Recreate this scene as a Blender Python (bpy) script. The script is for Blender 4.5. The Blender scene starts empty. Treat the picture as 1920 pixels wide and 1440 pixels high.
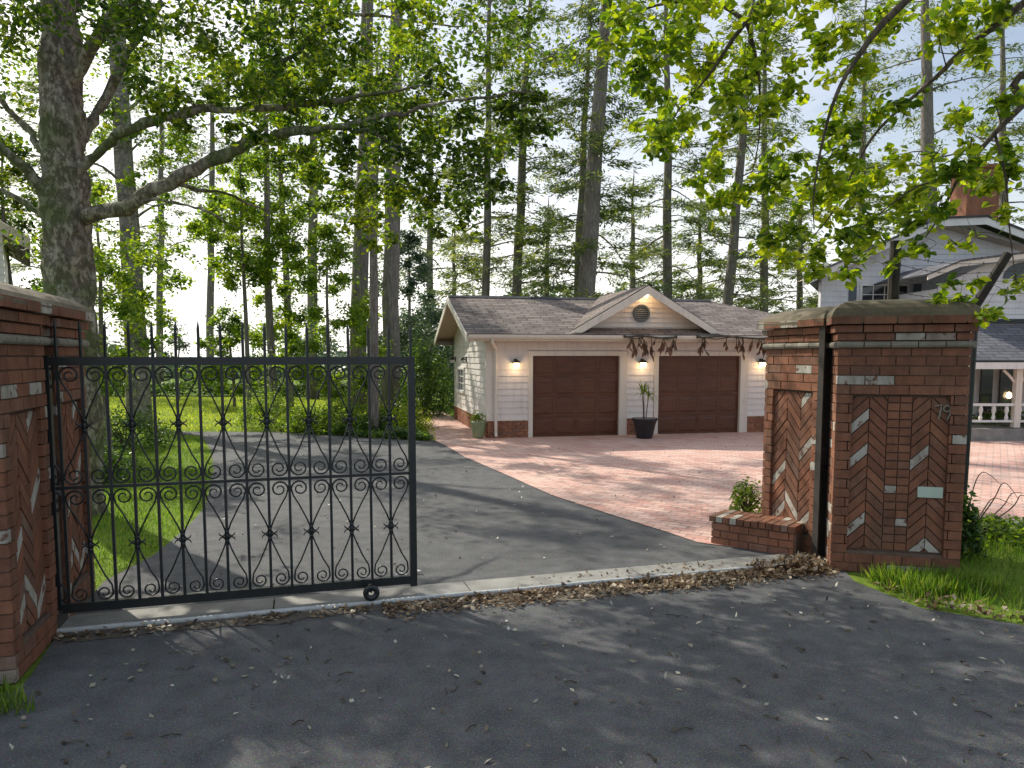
import bpy, math, random
import numpy as np
from mathutils import Vector, Matrix
R = math.radians
rnd = random.Random(11)
rng = np.random.default_rng(7)
scene = bpy.context.scene
COL = scene.collection

# ------------------------------------------------------------------ camera survey
H, F, PITCH = 1.95, 1400.0, R(5)
CY = 668 + F*math.tan(PITCH)
def ray(x, y):
    u = CY - y
    return ((x-960), F*math.cos(PITCH)+u*math.sin(PITCH), -F*math.sin(PITCH)+u*math.cos(PITCH))
def at(x, y, z=0.0):
    r = ray(x, y); t = (z-H)/r[2]
    return Vector((r[0]*t, r[1]*t, z))
def atD(x, y, D):
    r = ray(x, y); t = D/r[1]
    return Vector((r[0]*t, D, H+r[2]*t))

# ------------------------------------------------------------------ mesh builder
class MB:
    def __init__(s): s.v = []; s.f = []
    def add(s, vs, fs):
        o = len(s.v); s.v.extend([tuple(p) for p in vs]); s.f.extend([tuple(i+o for i in f) for f in fs])
    def box(s, x0, x1, y0, y1, z0, z1, M=None):
        vs = [(x0,y0,z0),(x1,y0,z0),(x1,y1,z0),(x0,y1,z0),(x0,y0,z1),(x1,y0,z1),(x1,y1,z1),(x0,y1,z1)]
        if M is not None: vs = [M @ Vector(p) for p in vs]
        s.add(vs, [(0,3,2,1),(4,5,6,7),(0,1,5,4),(1,2,6,5),(2,3,7,6),(3,0,4,7)])
    def prism(s, poly, f0, f1):
        """poly: 2D points; f0/f1 map a 2D point to 3D for the two ends"""
        n = len(poly)
        s.add([f0(p) for p in poly]+[f1(p) for p in poly],
              [tuple(range(n))[::-1], tuple(range(n, 2*n))]+[(i, (i+1)%n, n+(i+1)%n, n+i) for i in range(n)])
    def tube(s, pts, rad, n=8, cap=True):
        pts = [Vector(p) for p in pts]
        if not hasattr(rad, '__len__'): rad = [rad]*len(pts)
        a = None; rings = []
        for i, p in enumerate(pts):
            d = (pts[min(i+1, len(pts)-1)]-pts[max(i-1, 0)])
            if d.length < 1e-9: d = Vector((0,0,1))
            d.normalize()
            if a is None: a = d.orthogonal().normalized()
            a = (a - d*a.dot(d))
            if a.length < 1e-6: a = d.orthogonal()
            a.normalize(); b = d.cross(a)
            rings.append([p+(a*math.cos(t)+b*math.sin(t))*rad[i] for t in [2*math.pi*k/n for k in range(n)]])
        vs = [q for r_ in rings for q in r_]; fs = []
        for i in range(len(pts)-1):
            for k in range(n):
                fs.append((i*n+k, i*n+(k+1)%n, (i+1)*n+(k+1)%n, (i+1)*n+k))
        if cap:
            fs.append(tuple(range(n))[::-1]); fs.append(tuple((len(pts)-1)*n+k for k in range(n)))
        s.add(vs, fs)
    def lathe(s, prof, c=(0,0,0), n=20):
        vs = []; fs = []
        for (r, z) in prof:
            for k in range(n):
                t = 2*math.pi*k/n; vs.append((c[0]+r*math.cos(t), c[1]+r*math.sin(t), c[2]+z))
        for i in range(len(prof)-1):
            for k in range(n): fs.append((i*n+k, i*n+(k+1)%n, (i+1)*n+(k+1)%n, (i+1)*n+k))
        fs.append(tuple(range(n))[::-1]); fs.append(tuple((len(prof)-1)*n+k for k in range(n)))
        s.add(vs, fs)
    def build(s, name, mat, parent=None, smooth=False):
        me = bpy.data.meshes.new(name); me.from_pydata(s.v, [], s.f); me.update()
        if smooth: me.polygons.foreach_set('use_smooth', [True]*len(me.polygons))
        return link(name, me, mat, parent)
def link(name, me, mat, parent=None):
    if mat is not None: me.materials.append(mat)
    o = bpy.data.objects.new(name, me); COL.objects.link(o)
    if parent is not None: o.parent = parent
    return o
def quads_mesh(name, V, k=4, extra=None):
    """V: (n,k,3) polygons"""
    n = V.shape[0]
    me = bpy.data.meshes.new(name)
    me.vertices.add(n*k); me.vertices.foreach_set('co', V.reshape(-1).astype(np.float32))
    me.loops.add(n*k); me.loops.foreach_set('vertex_index', np.arange(n*k, dtype=np.int32))
    me.polygons.add(n); me.polygons.foreach_set('loop_start', np.arange(0, n*k, k, dtype=np.int32))
    me.update(calc_edges=True)
    return me
GRP = {'conifer_tree':'conifers around the garage','young_tree':'young leafy trees at the edge of the lawn','shrub':'shrubs in the garden','brick_pillar':'brick gate pillars','plant_pot':'pots by the garage','dried_vine':'dried vines on the gutter','paper_scrap':'paper scraps by the gate','broadleaf_tree':'large broadleaf trees'}
def tag(o, label, cat, group=None, kind=None):
    if label: o['label'] = label
    if cat: o['category'] = cat
    group = group or GRP.get(o.name.split('.')[0])
    if group: o['group'] = group
    if kind: o['kind'] = kind
    return o
def thing(name, label, cat, loc=(0,0,0), rz=0.0, group=None):
    o = bpy.data.objects.new(name, None); o.empty_display_size = .2; COL.objects.link(o)
    o.location = loc; o.rotation_euler = (0,0,rz)
    return tag(o, label, cat, group)
def copy_tree(o, parent=None):
    c = o.copy(); COL.objects.link(c); c.parent = parent
    for ch in [q for q in bpy.data.objects if q.parent == o]: copy_tree(ch, c)
    return c
def structure(o): o['kind'] = 'structure'; return o

def unit(a): return a/np.maximum(np.linalg.norm(a, axis=-1, keepdims=True), 1e-9)
def leaf_array(P, L, W, up=0.5, droop=0.0, six=False, dirs=None):
    """rhombus or folded leaves at points P; returns (n,4,3)"""
    n = len(P)
    L = L*rng.uniform(.45, 1.25, (n,1)); W = W*rng.uniform(.5, 1.25, (n,1))*np.clip(L/np.mean(L),.6,1.2)
    d = rng.normal(size=(n,3)) if dirs is None else dirs + rng.normal(size=(n,3))*.35
    d[:,2] = d[:,2]*(.5 if dirs is None else 1) - droop
    d = unit(d)
    nn = rng.normal(size=(n,3)); nn[:,2] = np.abs(nn[:,2]) + up
    s_ = unit(np.cross(d, nn))
    up_ = np.cross(s_, d)
    a = P; b = P + d*L*.42 + s_*W*.5 + up_*W*.12; c = P + d*L; e = P + d*L*.42 - s_*W*.5 + up_*W*.12
    if not six: return np.stack([a,b,c,e],1)
    # two quads folded along the midrib -> hexagonal leaf
    b2 = P + d*L*.72 + s_*W*.36 + up_*W*.08; e2 = P + d*L*.72 - s_*W*.36 + up_*W*.08
    q1 = np.stack([a,b,b2,c],1); q2 = np.stack([a,c,e2,e],1)
    return np.concatenate([q1,q2],0)

# ------------------------------------------------------------------ materials
class NT:
    def __init__(s, name):
        s.m = bpy.data.materials.new(name); s.m.use_nodes = True; s.t = s.m.node_tree; s.t.nodes.clear()
        s.out = s.n('ShaderNodeOutputMaterial')
    def n(s, ty, **k):
        o = s.t.nodes.new(ty)
        for a, b in k.items():
            if a.startswith('i_'):
                key = a[2:]; key = int(key) if key.isdigit() else key.replace('_', ' ')
                o.inputs[key].default_value = b
            else: setattr(o, a, b)
        return o
    def l(s, a, b): s.t.links.new(a, b)
    def noise(s, vec, scale, detail=4, rough=.55):
        n = s.n('ShaderNodeTexNoise', i_Scale=scale, i_Detail=detail, i_Roughness=rough)
        if vec is not None: s.l(vec, n.inputs['Vector'])
        return n.outputs['Fac']
    def ramp(s, fac, stops, interp='LINEAR'):
        r = s.n('ShaderNodeValToRGB'); r.color_ramp.interpolation = interp
        el = r.color_ramp.elements
        while len(el) < len(stops): el.new(.5)
        for e, (p, c) in zip(el, stops): e.position = p; e.color = (*c, 1) if len(c) == 3 else c
        s.l(fac, r.inputs[0]); return r.outputs[0]
    def mix(s, fac, a, b, mode='MIX'):
        m = s.n('ShaderNodeMix', data_type='RGBA', blend_type=mode)
        for v, i in ((fac, 0), (a, 6), (b, 7)):
            if hasattr(v, 'links') or hasattr(v, 'is_linked'): s.l(v, m.inputs[i])
            else: m.inputs[i].default_value = v if i == 0 else (*v, 1)
        return m.outputs[2]
    def coords(s, kind='Object', scale=None):
        c = s.n('ShaderNodeTexCoord').outputs[kind]
        if scale:
            m = s.n('ShaderNodeMapping'); m.inputs['Scale'].default_value = scale; s.l(c, m.inputs[0]); c = m.outputs[0]
        return c
    def pos(s): return s.n('ShaderNodeNewGeometry').outputs['Position']
    def island(s): return s.n('ShaderNodeNewGeometry').outputs['Random Per Island']
    def bump(s, h, strength=.3, dist=.01):
        b = s.n('ShaderNodeBump', i_Strength=strength, i_Distance=dist); s.l(h, b.inputs['Height']); return b.outputs[0]
    def principled(s, col, rough=.6, metal=0.0, normal=None, spec=.5):
        p = s.n('ShaderNodeBsdfPrincipled', i_Metallic=metal)
        p.inputs['Specular IOR Level'].default_value = spec
        if hasattr(col, 'is_linked'): s.l(col, p.inputs['Base Color'])
        else: p.inputs['Base Color'].default_value = (*col, 1)
        if hasattr(rough, 'is_linked'): s.l(rough, p.inputs['Roughness'])
        else: p.inputs['Roughness'].default_value = rough
        if normal is not None: s.l(normal, p.inputs['Normal'])
        return p
    def fin(s, sh):
        s.l(sh.outputs[0], s.out.inputs[0]); return s.m

def m_noisy(name, c0, c1, scale=6, rough=.6, bump=.15, metal=0.0, dist=.004, kind='Object', spec=.5, sc=None):
    t = NT(name); v = t.coords(kind, sc); n = t.noise(v, scale, 5)
    n2 = t.noise(v, scale*9, 3)
    col = t.mix(.35, t.ramp(n, [(.3, c0), (.7, c1)]), t.ramp(n2, [(.3, c0), (.7, c1)]))
    return t.fin(t.principled(col, rough, metal, t.bump(n2, bump, dist), spec))

def m_leaf(name, stops, trans=.45, tcol=None, clump=1.3):
    t = NT(name); isl = t.island(); nz = t.noise(t.pos(), clump, 2)
    mx = t.n('ShaderNodeMath', operation='ADD'); t.l(isl, mx.inputs[0])
    m2 = t.n('ShaderNodeMath', operation='MULTIPLY_ADD'); t.l(nz, m2.inputs[0]); m2.inputs[1].default_value = 1.6; m2.inputs[2].default_value = -.8
    t.l(m2.outputs[0], mx.inputs[1])
    col = t.ramp(mx.outputs[0], stops)
    p = t.principled(col, .45, spec=.35)
    tr = t.n('ShaderNodeBsdfTranslucent')
    t.l(t.mix(1.0, col, tcol or (1.6,1.5,.5), 'MULTIPLY'), tr.inputs[0])
    ms = t.n('ShaderNodeMixShader'); ms.inputs[0].default_value = trans
    t.l(p.outputs[0], ms.inputs[1]); t.l(tr.outputs[0], ms.inputs[2])
    return t.fin(ms)

def m_asphalt(name):
    t = NT(name); p = t.pos(); a = t.noise(p, .6, 4); b = t.noise(p, 95, 3); c = t.noise(p, 5, 6)
    col = t.ramp(a, [(.3, (.07,.073,.077)), (.7, (.125,.128,.131))])
    col = t.mix(.55, col, t.ramp(c, [(.3,(.05,.052,.055)),(.7,(.145,.144,.142))]))
    vo = t.n('ShaderNodeTexVoronoi', i_Scale=120.0); t.l(p, vo.inputs['Vector'])
    col = t.mix(.25, col, vo.outputs['Color'], 'OVERLAY')
    col = t.mix(t.ramp(b, [(.56,(0,0,0)),(.68,(.75,.75,.75))]), col, (.26,.25,.24))
    sp = t.noise(p, 240, 2); col = t.mix(t.ramp(sp, [(.30,(.8,.8,.8)),(.42,(0,0,0))]), col, (.03,.03,.03))
    st = t.noise(p, 1.1, 7, .7); col = t.mix(t.ramp(st, [(.60,(0,0,0)),(.72,(.45,.45,.45))]), col, (.07,.068,.065))
    return t.fin(t.principled(col, .85, 0, t.bump(t.mix(.5, b, sp), .8, .006), .3))
def m_paver(name):
    t = NT(name); p = t.pos()
    mp = t.n('ShaderNodeMapping'); mp.inputs['Rotation'].default_value = (0,0,R(-12+45)); t.l(p, mp.inputs[0])
    br = t.n('ShaderNodeTexBrick', i_Scale=1.0, i_Mortar_Size=.009, i_Brick_Width=.24, i_Row_Height=.12, i_Bias=-.05)
    br.inputs['Color1'].default_value = (.58,.27,.21,1); br.inputs['Color2'].default_value = (.78,.54,.45,1); br.inputs['Mortar'].default_value = (.2,.17,.15,1)
    t.l(mp.outputs[0], br.inputs['Vector'])
    a = t.noise(p, .8, 4); c = t.noise(p, 30, 3)
    col = t.mix(t.ramp(a, [(.42,(0,0,0)),(.75,(.5,.5,.5))]), br.outputs[0], (.76,.60,.50))
    col = t.mix(.3, col, t.ramp(c, [(.3,(.38,.22,.18)),(.7,(.80,.62,.54))]))
    sn = t.noise(p, 1.3, 7, .7); col = t.mix(t.ramp(sn, [(.56,(0,0,0)),(.72,(.3,.3,.3))]), col, (.25,.16,.13))
    return t.fin(t.principled(col, .8, 0, t.bump(br.outputs['Fac'], .4, -.006), .3))
def m_shingle(name, c1, c2, sy=1.0):
    t = NT(name); uv = t.n('ShaderNodeUVMap').outputs[0]
    br = t.n('ShaderNodeTexBrick', i_Scale=1.0, i_Mortar_Size=.022, i_Brick_Width=.42, i_Row_Height=.17, i_Mortar_Smooth=.4, i_Bias=0.0)
    br.inputs['Color1'].default_value = (*c1,1); br.inputs['Color2'].default_value = (*c2,1); br.inputs['Mortar'].default_value = (c1[0]*.35,c1[1]*.35,c1[2]*.35,1)
    t.l(uv, br.inputs['Vector']); c = t.noise(t.pos(), 3.0, 5); d = t.noise(t.pos(), 60, 2)
    col = t.mix(.35, br.outputs[0], t.ramp(c, [(.3,c1),(.7,c2)]))
    return t.fin(t.principled(col, .9, 0, t.bump(t.mix(.7, d, br.outputs['Fac']), .6, -.012), .2))
def m_brick(name, pale=.94, dark=0.0):
    t = NT(name); i = t.island(); p = t.pos()
    k = 1.0-dark
    col = t.ramp(i, [(0,(.20*k,.085*k,.05*k)),(.3,(.32*k,.125*k,.068*k)),(.55,(.25*k,.105*k,.062*k)),(.75,(.38*k,.155*k,.082*k)),(.9,(.23*k,.115*k,.074*k))])
    n = t.noise(p, 14, 5); n2 = t.noise(p, 90, 3); n3 = t.noise(p, 1.7, 4)
    col = t.mix(.35, col, t.ramp(n, [(.3,(.09,.048,.032)),(.7,(.28,.14,.09))]))
    pal = t.ramp(i, [(pale-.01,(0,0,0)),(pale,(1,1,1))])
    worn = t.ramp(n, [(.36,(0,0,0)),(.44,(1,1,1))])
    mm = t.n('ShaderNodeMath', operation='MULTIPLY'); t.l(pal, mm.inputs[0]); t.l(worn, mm.inputs[1])
    col = t.mix(mm.outputs[0], col, (.50,.47,.40))
    # lime bloom / moss patches
    col = t.mix(t.ramp(n3, [(.55,(0,0,0)),(.8,(.35,.35,.35))]), col, (.25,.22,.16))
    n5 = t.noise(t.coords('Object', (3,3,.9)), 1.6, 7, .7)
    col = t.mix(t.ramp(n5, [(.44,(0,0,0)),(.66,(.5,.5,.5))]), col, (.075,.05,.034))
    n6 = t.noise(p, 3.3, 6, .7); col = t.mix(t.ramp(n6, [(.60,(0,0,0)),(.74,(.4,.4,.4))]), col, (.34,.20,.15))
    return t.fin(t.principled(col, .85, 0, t.bump(t.mix(.5, n2, n), .8, .012), .25))
def m_paint(name, c, rough=.55, var=.12, dirt=(.35,.33,.28)):
    t = NT(name); p = t.pos(); a = t.noise(p, 1.6, 5); b = t.noise(p, 22, 4)
    col = t.mix(t.ramp(a, [(.45,(0,0,0)),(.85,(var*2,)*3)]), c, dirt)
    st = t.noise(t.coords('Object', (5,5,.5)), 2.0, 6, .65); col = t.mix(t.ramp(st, [(.5,(0,0,0)),(.8,(.45,.45,.45))]), col, dirt)
    return t.fin(t.principled(col, rough, 0, t.bump(b, .15, .004), .35))
def m_emit(name, c, s):
    t = NT(name); e = t.n('ShaderNodeEmission', i_Strength=s); e.inputs[0].default_value = (*c,1); return t.fin(e)
def m_bark(name, c0, c1, moss=None, sc=(6,6,1.4), mo=.5, bands=False, lichen=None, cells=True):
    t = NT(name); v = t.coords('Object', sc); n = t.noise(v, 2.0, 9, .72); n2 = t.noise(t.coords('Object'), 1.3, 5, .6)
    vo = t.n('ShaderNodeTexVoronoi', feature='DISTANCE_TO_EDGE', i_Scale=3.2)
    wv = t.mix(.10, t.coords('Object', (sc[0]*.8, sc[1]*.8, sc[2])), t.n('ShaderNodeTexNoise', i_Scale=4.0, i_Detail=5.0).outputs['Color']); t.l(wv, vo.inputs['Vector'])
    crack = t.ramp(vo.outputs['Distance'], [(0,(.45,.45,.45)),(.10,(1,1,1))])
    col = t.ramp(n, [(.30,c0),(.64,c1)])
    if not cells:
        n4 = t.noise(t.coords('Object', (9,9,5)), 1.6, 8, .75); crack = t.ramp(n4, [(.40,(.15,.15,.15)),(.52,(1,1,1))])
    col = t.mix(crack, c0, col)
    if bands:
        vb = t.coords('Object', (1.0,1.0,7)); nb = t.noise(vb, 2.2, 3)
        col = t.mix(t.ramp(nb, [(.55,(0,0,0)),(.66,(.8,.8,.8))]), col, c0)
    if moss: col = t.mix(t.ramp(n2, [(mo-.06,(0,0,0)),(mo+.06,(.85,.85,.85))]), col, moss)
    if lichen:
        nl = t.noise(t.coords('Object', (1,1,.8)), 5.5, 6, .7)
        col = t.mix(t.ramp(nl, [(.54,(0,0,0)),(.60,(.8,.8,.8))]), col, lichen)
    return t.fin(t.principled(col, .9, 0, t.bump(t.mix(.5, n, crack), 1.0, .035), .2))

M = {}
M['asphalt'] = m_asphalt('asphalt'); M['paver'] = m_paver('red_pavers')
M['concrete'] = m_noisy('concrete', (.17,.165,.15), (.33,.32,.29), 5, .85, .4)
M['track'] = m_noisy('painted_track', (.36,.38,.37), (.62,.63,.6), 12, .6, .3)
M['iron'] = m_noisy('black_iron', (.008,.011,.012), (.022,.026,.028), 14, .38, .2, .0, spec=.6)
M['wood_post'] = m_noisy('tarred_timber', (.012,.011,.009), (.05,.04,.03), 8, .85, .6)
M['brick'] = m_brick('old_brick', .925); M['brick_panel'] = m_brick('old_brick_panel', .93, .02)
M['brick_clean'] = m_brick('garage_brick', .97, -.35)
M['mortar'] = m_noisy('dark_mortar', (.10,.065,.045), (.19,.13,.095), 20, .95, .6)
M['moulding'] = m_noisy('lime_moulding', (.16,.14,.11), (.32,.29,.23), 8, .85, .5)
M['cap'] = m_noisy('weathered_cap', (.11,.085,.055), (.21,.18,.12), 3.2, .9, .6)
M['siding'] = m_paint('cream_siding', (.78,.72,.68), .5)
M['siding_grey'] = m_paint('pale_grey_siding', (.76,.75,.76), .55)
M['trim'] = m_paint('cream_trim', (.76,.69,.60), .45, .08)
M['trim_white'] = m_paint('white_trim', (.78,.77,.74), .45, .08)
M['soffit'] = m_paint('tan_soffit', (.50,.40,.30), .6)
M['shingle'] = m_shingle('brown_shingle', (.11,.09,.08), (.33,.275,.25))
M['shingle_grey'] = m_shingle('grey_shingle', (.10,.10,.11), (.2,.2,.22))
M['door'] = None
t = NT('red_brown_wood'); v = t.coords('Object', (1,1,9)); n = t.noise(v, 3.0, 6, .6); n2 = t.noise(t.coords('Object'), .7, 2)
M['door'] = t.fin(t.principled(t.mix(.4, t.ramp(n, [(.3,(.06,.024,.012)),(.7,(.17,.068,.034))]), t.ramp(n2, [(.3,(.055,.017,.008)),(.7,(.15,.046,.02))])), .38, 0, t.bump(n, .15, .003), .4))
M['glass'] = m_noisy('dark_glass', (.015,.02,.025), (.05,.06,.07), 2, .08, .02, spec=.8)
M['shutter'] = m_noisy('slate_shutter', (.07,.09,.11), (.11,.135,.155), 6, .5, .1)
M['dark'] = m_noisy('dark_metal', (.03,.028,.026), (.07,.06,.05), 9, .5, .1)
M['lamp'] = m_emit('warm_lamp', (1.0,.72,.38), 9.0)
M['pot_green'] = m_noisy('green_glaze', (.13,.19,.10), (.3,.36,.2), 5, .3, .1)
M['pot_rust'] = m_noisy('rust_glaze', (.16,.075,.03), (.3,.15,.06), 5, .35, .1)
M['pot_black'] = m_noisy('black_pot', (.01,.01,.014), (.03,.03,.035), 5, .3, .1)
M['soil'] = m_noisy('dark_soil', (.03,.022,.015), (.08,.06,.04), 14, .95, .8, kind='Object')
t = NT('lawn_ground'); p_ = t.pos(); a_ = t.noise(p_, .35, 5); b_ = t.noise(p_, 14, 5)
M['lawn'] = t.fin(t.principled(t.mix(.5, t.ramp(a_, [(.3,(.09,.16,.018)),(.7,(.22,.31,.04))]), t.ramp(b_, [(.3,(.05,.09,.015)),(.7,(.17,.24,.04))])), .95, 0, t.bump(b_, .8, .03), .1))
M['earth'] = m_noisy('litter_earth', (.07,.063,.052), (.16,.14,.11), 9, .95, .8, kind='Object')
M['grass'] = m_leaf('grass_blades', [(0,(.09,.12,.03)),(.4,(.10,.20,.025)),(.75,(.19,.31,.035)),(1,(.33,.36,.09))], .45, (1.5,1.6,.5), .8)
M['alder'] = m_leaf('alder_leaves', [(0,(.025,.055,.02)),(.45,(.06,.12,.025)),(.8,(.15,.22,.028)),(1,(.32,.36,.035))], .55, (1.7,1.7,.4), .9)
M['lime'] = m_leaf('yellow_green_leaves', [(0,(.06,.12,.02)),(.35,(.16,.26,.025)),(.75,(.34,.42,.035)),(1,(.46,.50,.05))], .55, (1.6,1.6,.35), 1.5)  # bright yellow green leaf colours
M['sapling'] = m_leaf('sapling_leaves', [(0,(.06,.11,.03)),(.5,(.15,.25,.04)),(1,(.32,.40,.06))], .58, (1.6,1.6,.4), .8)
M['conifer'] = m_leaf('conifer_needles', [(0,(.06,.10,.06)),(.5,(.12,.17,.075)),(.85,(.22,.26,.08)),(1,(.34,.34,.10))], .48, (1.5,1.5,.6), .5)  # needle colours lightened all over to paint in distance haze
M['shrub'] = m_leaf('shrub_leaves', [(0,(.035,.07,.025)),(.5,(.08,.15,.04)),(1,(.2,.29,.06))], .45, (1.5,1.6,.5), 1.5)
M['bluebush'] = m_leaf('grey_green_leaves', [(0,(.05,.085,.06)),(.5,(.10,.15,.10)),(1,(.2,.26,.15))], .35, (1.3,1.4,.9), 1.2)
M['dead'] = m_leaf('dead_leaves', [(0,(.06,.035,.02)),(.5,(.17,.11,.06)),(.85,(.3,.22,.13)),(1,(.5,.42,.3))], .15, (1.2,1.,.7), 2)
M['petal'] = m_leaf('pale_leaf_bits', [(0,(.05,.04,.03)),(.4,(.16,.13,.08)),(.7,(.4,.36,.28)),(1,(.6,.57,.48))], .1, (1,1,.9), 2)
M['brown_leaf'] = m_leaf('brown_vine_leaves', [(0,(.09,.045,.025)),(1,(.24,.13,.08))], .15, (1.2,1,.7), 2)
M['bark_big'] = m_bark('mossy_bark', (.15,.12,.09), (.46,.40,.32), (.14,.17,.065), (5,5,2.4), .5, False, (.42,.40,.32), False)
M['bark_grey'] = m_bark('banded_grey_bark', (.10,.09,.075), (.42,.39,.33), (.12,.13,.08), (4,4,2.2), .62, True)
M['bark_con'] = m_bark('conifer_bark', (.11,.095,.085), (.34,.30,.27), (.16,.17,.10), (8,8,1.2), .62)
M['twig'] = m_bark('twig_bark', (.05,.042,.03), (.16,.13,.09))
M['plate'] = m_paint('pale_green_plate', (.5,.6,.5), .5, .06)
M['paper'] = m_paint('white_paper', (.8,.78,.78), .6, .05)
M['beige'] = m_paint('beige_fascia', (.55,.45,.33), .6)

# ------------------------------------------------------------------ polygon helpers
def clip(poly, a, b, c):
    """keep a*x+b*y<=c"""
    out = []
    for i in range(len(poly)):
        p, q = poly[i], poly[(i+1) % len(poly)]
        dp, dq = a*p[0]+b*p[1]-c, a*q[0]+b*q[1]-c
        if dp <= 0: out.append(p)
        if (dp < 0 < dq) or (dq < 0 < dp):
            t_ = dp/(dp-dq); out.append((p[0]+(q[0]-p[0])*t_, p[1]+(q[1]-p[1])*t_))
    return out
def clip_rect(poly, x0, x1, y0, y1):
    for a, b, c in ((-1,0,-x0),(1,0,x1),(0,-1,-y0),(0,1,y1)):
        poly = clip(poly, a, b, c)
        if len(poly) < 3: return []
    return poly
def siding(mb, poly, f, step=.15, lap=.02):
    """lap boards over a 2D (s,z) polygon; f(s, out, z) -> 3D"""
    z0 = min(p[1] for p in poly); z1 = max(p[1] for p in poly)
    z = z0
    while z < z1-1e-4:
        zt = min(z+step, z1)
        c = clip(clip(poly, 0, -1, -z), 0, 1, zt)
        if len(c) >= 3:
            j = [rnd.uniform(-.001,.001)]*1
            vs = [f(s, lap*(1-(zz-z)/step)+.004+j[0], zz) for s, zz in c]
            mb.add(vs, [tuple(range(len(vs)))])
            lo = [s for s, zz in c if abs(zz-z) < 1e-5]
            if len(lo) >= 2:
                a, b = min(lo), max(lo)
                mb.add([f(a, lap+.004+j[0], z), f(b, lap+.004+j[0], z), f(b, 0, z), f(a, 0, z)], [(0,1,2,3)])
        z = zt
def sheet(name, pts, z, mat, parent=None, sub=None):
    mb = MB(); mb.add([(p[0], p[1], z) for p in pts], [tuple(range(len(pts)))])
    return mb.build(name, mat, parent)
def roof_face(name, pts, mat, parent, thick=.06):
    """planar roof slab with UVs in metres: u along first edge"""
    P = [Vector(p) for p in pts]
    u = (P[1]-P[0]).normalized(); n = (P[1]-P[0]).cross(P[-1]-P[0]).normalized(); v = n.cross(u)
    if n.z < 0: n = -n
    k = len(P); lo = [p-n*thick for p in P]
    me = bpy.data.meshes.new(name)
    me.from_pydata([tuple(p) for p in P+lo], [], [tuple(range(k)), tuple(range(k, 2*k))[::-1]]+[(i, k+i, k+(i+1)%k, (i+1)%k) for i in range(k)])
    uv = me.uv_layers.new(name='UVMap')
    for l in me.loops:
        q = Vector(me.vertices[l.vertex_index].co)-P[0]; uv.data[l.index].uv = (q.dot(u), q.dot(v))
    me.update(); return link(name, me, mat, parent)

# ================================================================== GROUND
GA = at(105,1155,.08); GA = Vector((GA.x, GA.y, 0)); GY = R(16.3)          # gate line
gu = Vector((math.cos(GY), math.sin(GY), 0)); gv = Vector((-math.sin(GY), math.cos(GY), 0))
def G(s, v, z=0): return GA+gu*s+gv*v+Vector((0,0,z))

structure(sheet('ground', [(-400,-60),(400,-60),(400,600),(-400,600)], -.012, M['lawn']))
V2 = lambda p: (p.x, p.y)
structure(sheet('road', [(-60,-40),(60,-40),(60,-8),(8.5,3.3),(3.74,5.28),(3.18,5.66),(2.98,6.35),V2(G(6.6,-.16)),V2(G(.05,-.16)),V2(G(.1,-.9)),(-2.9,4.2),(-8,2.6),(-60,-6)], .0, M['asphalt']))
drive = [V2(G(0,.17)),V2(G(6.5,.17)),(2.45,7.45),(1.96,7.71),(1.75,8.14),(1.25,9.06),(.58,10.37),(-.03,12.06),(-.9,14.38),(-1.45,16.3),(-1.75,17.02),(-3.3,17.69),(-5.44,18.93),(-6.9,19.25),(-9.2,19.3),(-7.59,18.2),(-6.2,15.3),(-5.17,12.81),(-4.5,11.0),(-3.99,9.58),(-3.71,8.37),(-3.53,7.22),(-3.55,6.35),(-3.42,5.9)]
structure(sheet('driveway', drive, .0, M['asphalt']))
GO = at(914,822); GRY = R(12)                                             # garage corner
hu = Vector((math.cos(GRY), math.sin(GRY), 0)); hv = Vector((-math.sin(GRY), math.cos(GRY), 0))
def Q(s, v, z=0): return Vector((GO.x, GO.y, 0))+hu*s+hv*v+Vector((0,0,z))
structure(sheet('brick_pavement', [(2.0,7.66),(2.6,7.3),V2(G(6.55,.5)),V2(G(7.4,.9)),(4.9,8.15),(6.2,8.42),(12,9.4),(24,11.4),(24,19.0),V2(Q(10.2,.05)),V2(Q(-.02,.02)),V2(Q(-.02,9)),V2(Q(-1.1,9)),(-1.75,17.05),(-1.47,16.3),(-.92,14.38),(-.05,12.06),(.56,10.37),(1.23,9.06),(1.73,8.14),(1.94,7.71)], .008, M['paver']))
# concrete threshold with steel track
mb = MB()
s = -1.6
while s < 6.95:
    e = min(s+1.55, 6.95); q = [G(s+.006,-.15), G(e-.006,-.15), G(e-.006,.175), G(s+.006,.175)]
    mb.add([p+Vector((0,0,-.02)) for p in q]+[p+Vector((0,0,.022)) for p in q], [(4,5,6,7),(0,1,5,4),(1,2,6,5),(2,3,7,6),(3,0,4,7)]); s = e
th = structure(mb.build('threshold_strip', M['concrete']))
mb = MB(); mb.tube([G(s, -.165+.003*math.sin(s*3), .018+.002*math.sin(s*5)) for s in np.linspace(-1.6, 6.45, 40)], .021, 8)
tag(mb.build('gate_track', M['track'], smooth=True), 'pale painted steel track rail running along the front edge of the concrete threshold', 'gate track')
# dirt strip in front of the track (irregular outline)
mb = MB(); up_, dn = [], []
for s in np.linspace(.0, 6.9, 60):
    w = (.10+.16*min(1,s/4))+.05*math.sin(s*1.9)+.04*math.sin(s*5.3)+rnd.uniform(-.03,.03)
    up_.append(G(s,-.18,.004)); dn.append(G(s,-.18-max(w,.05),.004))
mb.add([tuple(p) for p in up_+dn], [(i, i+60, i+61, i+1) for i in range(59)])
structure(mb.build('dirt_strip', M['earth']))
# dark soil under the shrub bed
structure(sheet('planting_bed', [(-1.75,17.1),(-3.3,17.76),(-5.44,19.0),(-6.2,19.2),(-6.3,20.5),(-4,20.2),(-1.9,18.4)], -.004, M['earth']))

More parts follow.
